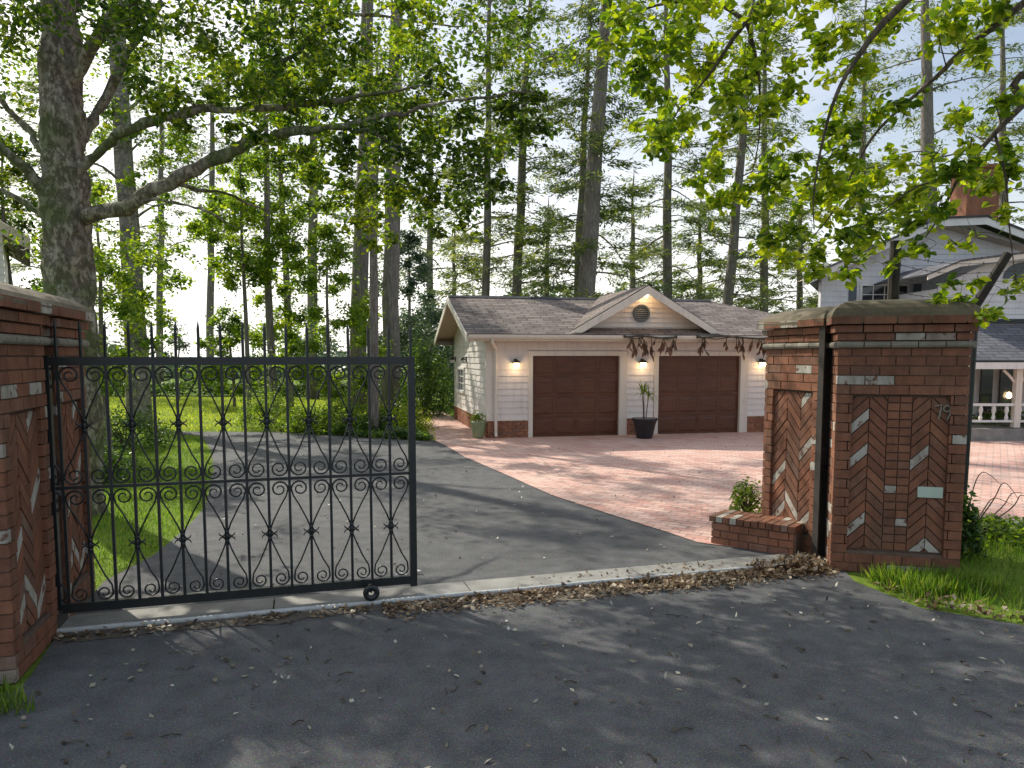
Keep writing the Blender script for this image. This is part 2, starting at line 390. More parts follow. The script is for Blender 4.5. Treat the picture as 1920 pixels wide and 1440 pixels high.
# ================================================================== GATE
def spiral(cx, cz, r0, r1, a0, a1, n=26):
    return [(cx+(r0+(r1-r0)*k/n)*math.cos(a0+(a1-a0)*k/n), cz+(r0+(r1-r0)*k/n)*math.sin(a0+(a1-a0)*k/n)) for k in range(n+1)]
gate = thing('sliding_gate', 'black wrought iron sliding gate with scrollwork and a row of spikes standing half open', 'gate', tuple(GA), GY)
SP, S1 = .155, 2.57
zb0, zb1, zm, zt0, zt1 = .10, .165, 1.01, 1.885, 1.945
mb = MB(); mb.box(S1-.005, S1+.05, -.028, .028, zb0-.02, zt1+.004); mb.build('end_post', M['iron'], gate)
mb = MB(); mb.box(-.02, .045, -.03, .03, zb0-.03, zt1+.004); mb.build('end_post', M['iron'], gate)
mb = MB(); mb.box(-1.3, S1-.006, -.024, .024, zt0, zt1); mb.build('top_rail', M['iron'], gate)
mb = MB(); mb.box(-1.3, S1-.006, -.024, .024, zb0, zb1); mb.build('bottom_rail', M['iron'], gate)
mb = MB(); mb.box(-1.3, S1-.006, -.009, .009, zm-.011, zm+.011); mb.build('middle_rail', M['iron'], gate)
for k in range(0, 24):
    s = S1-SP*k+(.02 if k == 0 else 0)
    mb = MB(); h = 2.205+rnd.uniform(-.006,.006); lx = rnd.uniform(-.003,.003)
    if k: mb.box(s-.0098, s+.0098, -.0098, .0098, zb1, zt0)
    mb.tube([(s,0,zt1-.01),(s+lx,0,2.10),(s+lx,0,2.155),(s+lx*2,0,h)], [.0115,.0115,.0115,.002], 6)
    mb.build('spiked_bar', M['iron'], gate)
def scroll_panel(c, z0, z1, zc, bottom_hidden):
    """hourglass of four scrolled rods held by a collar on bar c"""
    mb = MB(); w = SP
    for sx in (-1, 1):
        for (ze, sg) in ((z1, 1), (z0, -1)):
            # spiral near the rail, tail running back to the collar
            r = .064 if not (bottom_hidden and sg < 0) else .055
            cx = c+sx*(w/2+.002); cz = ze-sg*(r+.006)
            sp = []
            n = 34; a0 = 0 if sx > 0 else math.pi     # start on the outer side
            for k in range(n+1):
                f_ = k/n; rr = r*(1-.72*f_); a = (2*math.pi*1.45*f_)*sg
                ang = a if sx > 0 else math.pi-a
                sp.append((cx+rr*math.cos(ang), cz+rr*math.sin(ang)))
            tail = [(c+sx*.010, zc+sg*.045), (c+sx*.030, zc+sg*.10), (c+sx*.085, cz-sg*.13), (c+sx*.128, cz-sg*.055)]
            pts = [Vector((x, .0, z)) for x, z in tail+sp]
            mb.tube(pts, [.0064]*len(tail)+[.0075-.002*k/len(sp) for k in range(len(sp))], 5)
    mb.build('scroll', M['iron'], gate, smooth=True)
    mb = MB()
    mb.box(c-.015, c+.015, -.015, .015, zc+.024, zc+.048); mb.box(c-.015, c+.015, -.015, .015, zc-.048, zc-.024)
    mb.tube([(c,0,zc-.03),(c,0,zc-.012),(c,0,zc+.012),(c,0,zc+.03)], [.012,.017,.017,.012], 8)
    for sx in (-1, 1):
        mb.tube([(c+sx*.012,0,zc-.02),(c+sx*.03,0,zc+.002),(c+sx*.05,0,zc+.012),(c+sx*.058,0,zc+.03)], [.007,.0062,.0055,.003], 5)
        mb.tube([(c+sx*.012,0,zc+.02),(c+sx*.03,0,zc-.002),(c+sx*.05,0,zc-.012),(c+sx*.058,0,zc-.03)], [.007,.0062,.0055,.003], 5)
    mb.build('rosette', M['iron'], gate, smooth=True)
for k in range(1, 22, 2):
    c = S1-SP*k
    scroll_panel(c, zm+.011, zt0, 1.455, False)
    scroll_panel(c, zb1, zm-.011, .585, True)
wh = MB(); ws = 2.235
prof = [(.022,-.017),(.058,-.017),(.064,-.010),(.052,0),(.064,.010),(.058,.017),(.022,.017)]
vs = []; fs = []; n = 24
for r, y in prof:
    for j in range(n): a = 2*math.pi*j/n; vs.append((ws+r*math.cos(a), -.10+y, .10+r*math.sin(a)))
for i in range(len(prof)):
    for j in range(n):
        i2 = (i+1) % len(prof); fs.append((i*n+j, i*n+(j+1)%n, i2*n+(j+1)%n, i2*n+j))
wh.add(vs, fs); wo = wh.build('wheel', M['iron'], gate, smooth=True)
mb = MB(); mb.tube([(ws,-.135,.10),(ws,-.02,.10)], .010, 10); mb.box(ws-.016,ws+.016,-.10,-.024,.10,.135); mb.build('axle', M['dark'], gate)
# gate wheel rides on the track: lower the wheel to the rail
wo.location = (0,-.062,-.002)
mb = MB(); mb.box(-.03,.05,-.16,.10,0,.13); tag(mb.build('guide_block', M['dark']), 'low dark steel guide block under the left end of the iron gate', 'guide block'); bpy.data.objects['guide_block'].location = tuple(GA); bpy.data.objects['guide_block'].rotation_euler = (0,0,GY); bpy.data.objects['guide_block'].location.z = -.0
# crumpled paper scraps
def scrap(name, x, y, L, label):
    mb = MB(); p = at(x, y); n = 7; g = {}
    for i in range(n):
        for j in range(n):
            g[i,j] = len(mb.v); mb.v.append((p.x+(i/(n-1)-.5)*L+rnd.uniform(-.006,.006), p.y+(j/(n-1)-.5)*L*.45+rnd.uniform(-.006,.006), .012+rnd.uniform(0,.03)))
    for i in range(n-1):
        for j in range(n-1): mb.f.append((g[i,j],g[i+1,j],g[i+1,j+1],g[i,j+1]))
    tag(mb.build(name, M['paper']), label, 'paper scrap')
scrap('paper_scrap', 783, 1076, .07, 'crumpled white paper scrap lying just right of the gate end post')
scrap('paper_scrap', 752, 1082, .09, 'thin white paper strip lying behind the last scroll of the gate')

# ================================================================== PILLARS
def ring_courses(mb, w, d, z0, z1, pan, out=.05, bh=.076, gap=.009, L=.24, pz=(.2,1.6)):
    """brick courses round a w x d core (core spans 0..w, 0..d); pan: dict face-> panel interval"""
    z = z0; row = 0
    while z < z1-.02:
        zt = min(z+bh, z1)
        for face in ('front','back','left','right'):
            ln = w+2*out if face in ('front','back') else d
            a0 = -out if face in ('front','back') else 0
            off = -(row % 2)*L/2 - rnd.uniform(0,.01)
            t_ = a0+off
            while t_ < a0+ln:
                b0, b1 = max(t_, a0), min(t_+L-gap, a0+ln)
                t_ += L
                if b1-b0 < .015: continue
                segs = [(b0, b1)]
                if face in pan and zt > pz[0] and z < pz[1]:
                    p0, p1 = pan[face]; segs = []
                    if b0 < p0: segs.append((b0, min(b1, p0)))
                    if b1 > p1: segs.append((max(b0, p1), b1))
                for c0, c1 in segs:
                    if c1-c0 < .012: continue
                    o = out+rnd.uniform(-.004,.003)
                    if face == 'front': mb.box(c0, c1, -o, .0, z, zt)
                    elif face == 'back': mb.box(c0, c1, d, d+o, z, zt)
                    elif face == 'left': mb.box(-o, 0, c0, c1, z, zt)
                    else: mb.box(w, w+o, c0, c1, z, zt)
        z = zt+gap; row += 1
def chevron_panel(mb, f, x0, x1, z0, z1, center=False):
    """raking bricks in the 2D panel; f(x, out, z)"""
    W = x1-x0; cols = []
    if center:
        cw = .2; half = (W-cw)/2
        cols = [(x0, x0+half/2, 1), (x0+half/2, x0+half, -1), (x1-half, x1-half/2, 1), (x1-half/2, x1, -1)]
        z = z0+.008; cx = x0+half
        while z < z1-.01:
            zt = min(z+.062, z1)
            for (a, b) in ((cx+.004, cx+cw/2-.004), (cx+cw/2+.004, cx+cw-.004)):
                o = .02+rnd.uniform(-.003,.003); vs = [f(a,0,z),f(b,0,z),f(b,0,zt),f(a,0,zt),f(a,o,z),f(b,o,z),f(b,o,zt),f(a,o,zt)]
                mb.add(vs, [(4,5,6,7),(0,1,5,4),(1,2,6,5),(2,3,7,6),(3,0,4,7)])
            z = zt+.012
    else:
        n = max(2, round(W/.2)); cols = [(x0+W*i/n, x0+W*(i+1)/n, 1 if i % 2 == 0 else -1) for i in range(n)]
    for (a, b, sg) in cols:
        cw = b-a; cx = (a+b)/2; Lb = cw*1.42; Wb = .064; st = .074*1.414
        z = z0-.3
        while z < z1+.3:
            ca, sa = math.cos(sg*math.pi/4), math.sin(sg*math.pi/4)
            r = [(-Lb/2-.1,-Wb/2),(Lb/2+.1,-Wb/2),(Lb/2+.1,Wb/2),(-Lb/2-.1,Wb/2)]
            poly = [(cx+x*ca-y*sa, z+x*sa+y*ca) for x, y in r]
            poly = clip_rect(poly, a+.004, b-.004, z0+.006, z1-.006)
            if len(poly) >= 3:
                o = .02+rnd.uniform(-.004,.004)
                mb.prism(poly, lambda p: f(p[0], -.005, p[1]), lambda p: f(p[0], o, p[1]))
            z += st
def pillar(label, loc, rz, w, d, panels, center=False, top=2.02, seed=1, cat='brick pillar'):
    rnd.seed(seed)
    t = thing('brick_pillar', label, cat, loc, rz)
    o = .05; w0, d0 = w-2*o, d-2*o
    # local core origin is (o, o)
    T = lambda mb: [setattr(mb, 'v', [(x+o, y+o, z) for x, y, z in mb.v])]
    mb = MB(); mb.box(-o+.012, w0+o-.012, -o+.012, d0+o-.012, -.05, .19); mb.box(0, w0, 0, d0, .19, 2.3)
    mb.box(-o+.012, w0+o-.012, -o+.012, d0+o-.012, 1.61, 2.22)
    for (fx0, fx1, fy0, fy1) in ((-o+.012, .02, -o+.012, .02), (w0-.02, w0+o-.012, -o+.012, .02), (-o+.012, .02, d0-.02, d0+o-.012), (w0-.02, w0+o-.012, d0-.02, d0+o-.012)):
        mb.box(fx0, fx1, fy0, fy1, .18, 1.62)
    T(mb); mb.build('mortar_core', M['mortar'], t)
    pan = {}
    for fc in ('front','back','left','right'):
        ln = w0 if fc in ('front','back') else d0
        if ln > .3: pan[fc] = (.085, ln-.085) if fc in panels else None
    pan = {k: v for k, v in pan.items() if v}
    mb = MB(); ring_courses(mb, w0, d0, 0, 2.02, pan, o); T(mb); mb.build('shaft', M['brick'], t)
    for fc, (a, b) in pan.items():
        mb = MB()
        f = {'front': lambda x, q, z: (x, -q, z), 'back': lambda x, q, z: (w0-x, d0+q, z), 'left': lambda x, q, z: (-q, d0-x, z), 'right': lambda x, q, z: (w0+q, x, z)}[fc]
        chevron_panel(mb, f, a, b, .205, 1.595, center and fc == 'front'); T(mb)
        mb.build('herringbone_panel', M['brick_panel'], t)
    # moulding of rounded bricks
    mb = MB(); o2 = o+.012
    for (p, q, dr) in (((-o2,-o2),(w0+o2,-o2),0), ((-o2,d0+o2),(w0+o2,d0+o2),0), ((-o2,-o2),(-o2,d0+o2),1), ((w0+o2,-o2),(w0+o2,d0+o2),1)):
        P, Qq = Vector((*p, 2.052)), Vector((*q, 2.052)); L_ = (Qq-P).length; n = max(1, round(L_/.2)); dd = (Qq-P)/n
        for i in range(n): mb.tube([P+dd*i+dd*.02, P+dd*(i+1)-dd*.02], [.029+rnd.uniform(-.002,.002)]*2, 10)
    T(mb); mb.build('moulding', M['moulding'], t, smooth=False)
    mb = MB(); ring_courses(mb, w0, d0, 2.092, 2.15, {}, o+.012, .058, .012); ring_courses(mb, w0, d0, 2.162, 2.222, {}, o+.035, .06, .012)
    ring_courses(mb, w0, d0, 2.234, 2.30, {}, o+.075, .066, .012, .27); T(mb); mb.build('corbel', M['brick'], t)
    mb = MB(); a = o+.07; N = 5
    rings = []
    half = min(w0, d0)/2+a
    for (fr_, z) in ((0,2.245),(-.012,2.285),(.05,2.335),(.16,2.375),(.34,2.412),(.62,2.440),(1.0,2.455)):
        ins = fr_*half
        x0, x1, y0, y1 = -a+ins, w0+a-ins, -a+ins, d0+a-ins
        if y0 > y1: y0 = y1 = (y0+y1)/2
        if x0 > x1: x0 = x1 = (x0+x1)/2
        rings.append([(x0,y0,z),(x1,y0,z),(x1,y1,z),(x0,y1,z)])
    mb.add([p for r_ in rings for p in r_], [(i*4+k, i*4+(k+1)%4, i*4+4+(k+1)%4, i*4+4+k) for i in range(len(rings)-1) for k in range(4)])
    mb.v = [(x, y, z) for x, y, z in mb.v]; T(mb); mb.build('cap', M['cap'], t)
    return t
lpf = G(-.90,-.98); pillar('red brick pillar cut off by the left edge of the photo, in front of the gate line', tuple(lpf), GY, .95, .86, ('right','front'), seed=3)
lpr = G(-.90,.11); pillar('red brick pillar seen through the left end of the iron gate, under the big tree', tuple(lpr), GY, .95, .80, ('right','front'), seed=4)
rpr = G(6.5,.0); pillar('narrow sunlit side brick pillar right of the garage doors with low wall at its foot', tuple(rpr), GY, .95, .90, ('left','front'), seed=5)
rpf = at(1556,1068); RPY = R(-15)
t_rp = pillar('broad brick gate pillar on the right with pale splashed bricks and green plate', tuple(rpf), RPY, 1.06, .34, ('front','back'), center=True, seed=8)
lp = atD(1546,900,6.93); lpt = thing('gap_filler_post', 'added black channel post standing in for the dark shaded gap between the two right pillars', 'post', (lp.x+.03, 7.04, 0), R(10))  # post and plate added as a dark filler for the shaded pillar gap
mb = MB(); mb.box(-.062,.062,.03,.045,-.02,2.30); mb.box(-.062,-.050,-.045,.03,-.02,2.30); mb.box(.050,.062,-.045,.03,-.02,2.30); mb.build('channel', M['wood_post'], lpt)
mb = MB(); mb.box(-.049,.049,-.02,.03,.92,1.1); mb.build('gap_filler_plate', M['iron'], lpt)
mb = MB()
mb.box(.70,.90,.012,.03,.705,.80); mb.build('plate', M['plate'], t_rp)
NY = -.001+.022
def digit(strokes, ox):
    mb = MB()
    for st in strokes: mb.tube([(ox+x, NY-.008, 1.40+z) for x, z in st], .008, 6)
    mb.build('house_number', M['moulding'], t_rp)
digit([[(0,.115),(.055,.125),(.05,.08),(.035,.0)]], .80)
digit([[(.025+.028*math.cos(a), .095+.026*math.sin(a)) for a in np.linspace(0,6.28,14)], [(.052,.09),(.048,.04),(.03,0)]], .875)

# low brick planter wall
rnd.seed(21)
P0, P1 = Vector((2.08,7.66,0)), Vector((2.74,7.14,0)); wd = (P1-P0).normalized(); wy = math.atan2(wd.y, wd.x); LW = (P1-P0).length
wall = thing('planter_wall', 'low brick planter wall with soldier coping at the foot of the right pillars', 'low wall', tuple(P0), wy)
mb = MB(); mb.box(.012, LW+.02, .012, .36, -.02, .235); mb.build('mortar_core', M['mortar'], wall)
mb = MB()
for r_ in range(3):
    x = -(r_ % 2)*.1
    while x < LW:
        a, b = max(x, 0), min(x+.19, LW)
        if b-a > .02: mb.box(a, b, rnd.uniform(-.003,.003), .05, .004+r_*.077, .070+r_*.077)
        x += .2
    y = -(r_ % 2)*.1+.06
    while y < .36:
        a, b = max(y, .055), min(y+.19, .37)
        if b-a > .02: mb.box(rnd.uniform(-.003,.003), .05, a, b, .004+r_*.077, .070+r_*.077)
        y += .2
mb.build('brick_courses', M['brick_clean'], wall)
mb = MB(); x = -.02
while x < LW+.01:
    j = rnd.uniform(-.006,.006); mb.box(x, x+.064, -.02+j, .205+j, .240, .300+rnd.uniform(-.004,.004)); mb.box(x, x+.064, .212+j, .39+j, .240, .298+rnd.uniform(-.004,.004)); x += .074
mb.build('coping', M['brick'], wall)

# ================================================================== GARAGE
rnd.seed(5)
gar = thing('garage', 'cream two door garage with brown shingle roof, front gable and red wooden doors', 'garage', (GO.x, GO.y, 0), GRY)
WE, WD, ZW, ZBR = 10.0, 5.8, 2.30, .43
fr = lambda s, o, z: (s, -o, z)
mb = MB()
for (a, b) in ((.10,.99),(3.50,4.19),(6.75,WE)): siding(mb, [(a,ZBR),(b,ZBR),(b,2.09),(a,2.09)], fr)
siding(mb, [(0.10,2.09),(WE,2.09),(WE,ZW),(0.10,ZW)], fr)
# reveals and backing so nothing is open
mb.box(.02, .98, .01, .1, 0, ZW); mb.box(3.40, 4.20, .01, .1, 0, ZW); mb.box(6.66, WE, .01, .1, 0, ZW); mb.box(.98, 6.66, .02, .1, 2.08, ZW)
sd = lambda v, o, z: (-o, v, z)
zr = lambda v: 2.47+(v+.5)*.318 if v < 2.9 else 2.47+(6.3-v)*.318
wn = (3.55, 4.95, .92, 1.62)      # side window v0,v1,z0,z1
for poly in ([(.10,ZBR),(wn[0],ZBR),(wn[0],2.26),(.10,2.26)], [(wn[1],ZBR),(WD,ZBR),(WD,2.26),(wn[1],2.26)], [(wn[0],ZBR),(wn[1],ZBR),(wn[1],wn[2]),(wn[0],wn[2])], [(wn[0],wn[3]),(wn[1],wn[3]),(wn[1],2.26),(wn[0],2.26)]): siding(mb, poly, sd)
siding(mb, [(0,2.26),(WD,2.26),(WD,zr(WD)-.08),(2.9,zr(2.9)-.08),(0,zr(0)-.08)], sd)
mb.box(.01,.1,.1,WD,0,2.3); mb.box(.1,WE,WD-.1,WD,0,2.3); mb.box(WE-.1,WE,.1,WD-.1,0,2.3)
mb.add([(.02,0,2.2),(.02,WD,2.2),(.02,WD,zr(WD)-.1),(.02,2.9,zr(2.9)-.1),(.02,0,zr(0)-.1)], [(0,1,2,3,4)])
mb.build('siding_wall', M['siding'], gar)
def brickface(mb, a, b, z0, z1, f, L=.2):
    z = z0; r_ = 0
    while z < z1-.02:
        x = a-(r_ % 2)*L/2; zt = min(z+.065, z1)
        while x < b:
            c, d = max(x, a), min(x+L-.01, b)
            if d-c > .015:
                o = .035+rnd.uniform(-.003,.003); vs = [f(c,0,z),f(d,0,z),f(d,0,zt),f(c,0,zt),f(c,o,z),f(d,o,z),f(d,o,zt),f(c,o,zt)]
                mb.add(vs, [(4,5,6,7),(0,1,5,4),(1,2,6,5),(2,3,7,6),(3,0,4,7)])
            x += L
        z = zt+.01; r_ += 1
for (a, b) in ((.0,.985),(3.50,4.185),(6.76,WE)):
    mb = MB(); brickface(mb, a, b, 0, ZBR-.01, fr); mb.build('brick_base', M['brick_clean'], gar)
    mb = MB(); mb.box(a-.03 if a == 0 else a, b, -.045, 0, ZBR-.012, ZBR+.012); mb.build('base_sill', M['trim'], gar)
mb = MB(); brickface(mb, 0.0, WD, 0, ZBR-.01, sd); mb.build('brick_base', M['brick_clean'], gar)
mb = MB(); mb.box(-.045,-.0,0,WD,ZBR-.012,ZBR+.012); mb.build('base_sill', M['trim'], gar)
mb = MB(); mb.box(-.035,.10,-.035,.0,ZBR+.014,2.32); mb.box(-.035,0,.0,.10,ZBR+.014,2.32); mb.build('corner_board', M['trim'], gar)
# doors
def gdoor(s0, s1, name_label):
    d = MB(); H_ = 1.955
    d.box(s0, s1, .075, .10, .0, H_)
    o = None
    body = d
    rows, colsn = 4, 4
    for r_ in range(rows):
        z0, z1 = H_*r_/rows+.004, H_*(r_+1)/rows-.004
        body.box(s0+.004, s1-.004, .058, .075, z0, z1)
    o = body.build('garage_door', M['door'], gar)
    pn = MB(); st = .075
    for r_ in range(rows):
        z0, z1 = H_*r_/rows, H_*(r_+1)/rows
        for c in range(colsn):
            a, b = s0+(s1-s0)*c/colsn+st/2, s0+(s1-s0)*(c+1)/colsn-st/2
            # stile and rail frame proud of the panel, panel bevelled
            za, zb = z0+.06, z1-.06
            pn.add([(a,.058,za),(b,.058,za),(b,.058,zb),(a,.058,zb),(a+.05,.049,za+.045),(b-.05,.049,za+.045),(b-.05,.049,zb-.045),(a+.05,.049,zb-.045)],
                   [(4,5,6,7),(0,1,5,4),(1,2,6,5),(2,3,7,6),(3,0,4,7)])
            for (p, q, r2, s2) in ((a-st/2,a,z0+.004,z1-.004),(b,b+st/2,z0+.004,z1-.004),(a,b,z0+.004,za),(a,b,zb,z1-.004)): pn.box(p+.0005,q-.0005,.051,.0585,r2,s2)
    pn.build('raised_panels', M['door'], o)
    hd = MB(); cx = (s0+s1)/2; hd.tube([(cx-.0,.036,.40),(cx,.015,.40),(cx,.015,.30),(cx,.036,.30)], .008, 6); hd.build('handle', M['dark'], o)
    return o
gdoor(1.10, 3.29, ''); gdoor(4.31, 6.53, '')
mb = MB()
for (a, b) in ((.99,1.10),(3.29,3.39),(4.20,4.31),(6.53,6.64)): mb.box(a, b, -.04, .11, 0, 1.96)
mb.box(.99,3.39,-.043,.11,1.96,2.075); mb.box(4.20,6.64,-.043,.11,1.96,2.075)
mb.box(3.39,3.50,-.02,.1,0,2.07); mb.box(6.64,6.76,-.02,.1,0,2.07)
mb.build('door_trim', M['trim'], gar)
# roof
E0, EZ, RZ = -.5, 2.47, 3.55
rl = (-.55, 7.1, 10.5)
roof_face('roof_slope', [(rl[0],-.52,EZ-.005),(rl[2],-.52,EZ-.005),(rl[1],2.9,RZ),(rl[0],2.9,RZ)], M['shingle'], gar)
roof_face('roof_slope', [(rl[2],6.32,EZ-.005),(rl[0],6.32,EZ-.005),(rl[0],2.903,RZ),(rl[1],2.903,RZ)], M['shingle'], gar)
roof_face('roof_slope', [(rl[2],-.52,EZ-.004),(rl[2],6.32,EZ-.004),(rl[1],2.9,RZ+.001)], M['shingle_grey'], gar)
mb = MB(); s = rl[0]
while s < 7.1: mb.prism([(-.11,-.02),(0,.045),(.11,-.02),(0,.02)], lambda p: (s, 2.9+p[0], RZ+p[1]), lambda p: (min(s+.27,7.12), 2.9+p[0], RZ+p[1]+.006)); s += .26
mb.build('ridge_cap', M['shingle_grey'], gar)
# gutter, fascia, soffit
mb = MB(); mb.box(rl[0]+.04, rl[2], -.50,-.475, 2.30, 2.42); mb.box(rl[0]+.04, rl[2], 6.275,6.30, 2.30, 2.42); mb.build('fascia', M['trim'], gar)
mb = MB(); gp = [(0,.0),(-.02,-.06),(-.055,-.085),(-.10,-.08),(-.125,-.04),(-.13,.012),(-.118,.012),(-.108,-.035),(-.09,-.065),(-.055,-.07),(-.03,-.05),(-.012,.0)]
mb.prism(gp, lambda p: (rl[0]+.02, -.502+p[0], 2.432+p[1]), lambda p: (rl[2], -.502+p[0], 2.432+p[1])); mb.build('gutter', M['trim'], gar)
mb = MB(); mb.box(rl[0]+.05, rl[2], -.475, .0, 2.295, 2.305); mb.box(rl[0]+.05, rl[2], WD, 6.275, 2.295, 2.305); mb.build('soffit', M['soffit'], gar)
# rake boards on the left gable end
def rake(mb, x, v0, z0, v1, z1, h=.15, th=.03):
    mb.add([(x,v0,z0-h),(x,v1,z1-h),(x,v1,z1),(x,v0,z0),(x+th,v0,z0-h),(x+th,v1,z1-h),(x+th,v1,z1),(x+th,v0,z0)], [(0,3,2,1),(4,5,6,7),(0,1,5,4),(1,2,6,5),(2,3,7,6),(3,0,4,7)])
mb = MB(); rake(mb, rl[0]-.032,-.56,EZ-.03,2.9,RZ-.01,.17); rake(mb, rl[0]-.032,6.36,EZ-.03,2.9,RZ-.01,.17); mb.build('rake_board', M['trim'], gar)
mb = MB()
for (v0, z0, v1, z1) in ((-.52,EZ-.075,2.9,RZ-.07),(6.32,EZ-.075,2.9,RZ-.07)):
    mb.add([(rl[0],v0,z0),(0.02,v0,z0),(0.02,v1,z1),(rl[0],v1,z1)], [(0,1,2,3)])
mb.build('rake_soffit', M['soffit'], gar)
# front gable
AX, AZ, HWD, FZ = 3.84, 3.66, 1.87, 2.57; GV = -.42
sl = (AZ-FZ)/HWD
def mainz(v): return EZ+(v+.52)*(RZ-EZ)/3.42
for sx in (-1, 1):
    a = (AX+sx*HWD, GV, FZ); b = (AX, GV, AZ)
    # valley: intersection of gable slope with the main roof
    bk = (AX, 3.15, AZ)
    vb = 2.9; zb = RZ; sxv = AX+sx*((AZ-zb)/sl)
    pts = [a, b, bk, (sxv, vb, zb-.005)] if sx < 0 else [b, a, (sxv, vb, zb-.005), bk]
    # keep it planar: z from slope
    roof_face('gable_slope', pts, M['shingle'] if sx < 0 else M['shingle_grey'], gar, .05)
mb = MB()
for sx in (-1, 1):
    x0, z0, x1, z1 = AX+sx*(HWD+.05), FZ-.055, AX, AZ-.026
    p = [(x0,z0-.0),(x1,z1),(x1,z1-.22),(x0-sx*.16,z0-.10)] if True else []
    p = [(AX+sx*(HWD+.06), FZ-.06), (AX, AZ-.03), (AX, AZ-.03-.2), (AX+sx*(HWD-.22), FZ-.07)]
    mb.prism(p, lambda q: (q[0], GV-.035, q[1]), lambda q: (q[0], GV-.005, q[1]))
mb.build('gable_rake', M['trim'], gar)
mb = MB()
for sx in (-1, 1):
    p = [(AX+sx*(HWD-.05), FZ-.06), (AX, AZ-.075), (AX, AZ-.085), (AX+sx*(HWD-.05), FZ-.07)]
    mb.prism(p, lambda q: (q[0], GV-.004, q[1]), lambda q: (q[0], .0, q[1]))
mb.build('gable_soffit', M['soffit'], gar)
mb = MB(); siding(mb, [(AX-HWD+.22,2.66),(AX+HWD-.22,2.66),(AX,AZ-.11)], fr, .12)
mb.add([(AX-HWD+.2,.004,2.6),(AX+HWD-.2,.004,2.6),(AX,.004,AZ-.1)], [(0,1,2)]); mb.build('gable_wall', M['siding'], gar)
# round vent
mb = MB(); VX, VZ, VR = 3.83, 3.0, .215
pr = [(VR,-.06),(VR,-.10),(VR-.045,-.10),(VR-.045,-.03)]
vs = []; fs = []; n = 32
for r, y in pr:
    for j in range(n): a = 2*math.pi*j/n; vs.append((VX+r*math.cos(a), y+.03, VZ+r*math.sin(a)))
for i in range(3):
    for j in range(n): fs.append((i*n+j, i*n+(j+1)%n, (i+1)*n+(j+1)%n, (i+1)*n+j))
mb.add(vs, fs); ve = mb.build('round_vent', M['shutter'], gar)
mb = MB(); mb.add([(VX+(VR-.04)*math.cos(2*math.pi*j/n), -.028, VZ+(VR-.04)*math.sin(2*math.pi*j/n)) for j in range(n)], [tuple(range(n))])
for k in range(-3, 4):
    z = VZ+k*.048; hw = math.sqrt(max((VR-.045)**2-(k*.048)**2, 0)); mb.add([(VX-hw,-.055,z-.018),(VX+hw,-.055,z-.018),(VX+hw,-.032,z+.02),(VX-hw,-.032,z+.02)], [(0,1,2,3)])
mb.build('louvre', M['shutter'], ve)
# attic vent and window on the side
mb = MB(); mb.box(-.05,-.02,2.55,3.05,2.6,3.05); mb.build('attic_vent', M['shutter'], gar)
def window(parent, f, a, b, z0, z1, nx, nz, fm, gm, t_=.07, name='window'):
    mb = MB()
    def bx(a0, a1, o0, o1, c0, c1):
        vs = [f(a0,o0,c0),f(a1,o0,c0),f(a1,o0,c1),f(a0,o0,c1),f(a0,o1,c0),f(a1,o1,c0),f(a1,o1,c1),f(a0,o1,c1)]
        mb.add(vs, [(0,3,2,1),(4,5,6,7),(0,1,5,4),(1,2,6,5),(2,3,7,6),(3,0,4,7)])
    bx(a-t_,a,-.02,.045,z0,z1); bx(b,b+t_,-.02,.045,z0,z1); bx(a-t_,b+t_,-.02,.047,z1,z1+t_); bx(a-t_-.02,b+t_+.02,-.02,.07,z0-t_,z0)
    for i in range(1, nx): x = a+(b-a)*i/nx; bx(x-.012,x+.012,-.01,.018,z0,z1)
    for i in range(1, nz): z = z0+(z1-z0)*i/nz; bx(a,b,-.01,.016,z-.012,z+.012)
    w = mb.build(name, fm, parent)
    mb = MB(); mb.add([f(a,-.005,z0),f(b,-.005,z0),f(b,-.005,z1),f(a,-.005,z1)], [(0,1,2,3)]); mb.build('pane', gm, w)
    return w
window(gar, sd, wn[0]+.05, wn[1]-.05, wn[2]+.05, wn[3]-.05, 3, 3, M['trim_white'], M['glass'])
def wall_lamp(f, x, z, lit=True):
    mb = MB(); P = lambda a, o, b: f(x+a, o, z+b)
    def bx(a0, a1, o0, o1, c0, c1, m_):
        vs = [P(a0,o0,c0),P(a1,o0,c0),P(a1,o0,c1),P(a0,o0,c1),P(a0,o1,c0),P(a1,o1,c0),P(a1,o1,c1),P(a0,o1,c1)]
        m_.add(vs, [(0,3,2,1),(4,5,6,7),(0,1,5,4),(1,2,6,5),(2,3,7,6),(3,0,4,7)])
    bx(-.04,.04,.02,.04,-.02,.14,mb); mb.tube([P(0,.04,.10),P(0,.10,.13),P(0,.13,.10)], .01, 6)
    c = [P(.10,.03,.045),P(.10,.22,.045),P(-.10,.22,.045),P(-.10,.03,.045),P(.03,.10,.11),P(.03,.15,.11),P(-.03,.15,.11),P(-.03,.10,.11)]
    mb.add(c, [(0,1,2,3),(4,7,6,5),(0,4,5,1),(1,5,6,2),(2,6,7,3),(3,7,4,0)])
    o = mb.build('wall_lamp', M['dark'], gar)
    m2 = MB(); bx(-.055,.055,.07,.18,-.045,.04,m2); m2.build('lamp_glass', M['lamp'] if lit else M['trim_white'], o)
for x in (.68, 3.87, 7.09): wall_lamp(fr, x, 1.75)
wall_lamp(sd, 3.2, 1.80, False); wall_lamp(sd, 5.4, 1.80, False)
mb = MB(); mb.lathe([(.02,-.0),(.045,-.03),(.06,-.10),(.045,-.14),(.0,-.15)], (3.90,-.16,3.52), 12); gl = mb.build('gable_lamp', M['lamp'], gar)
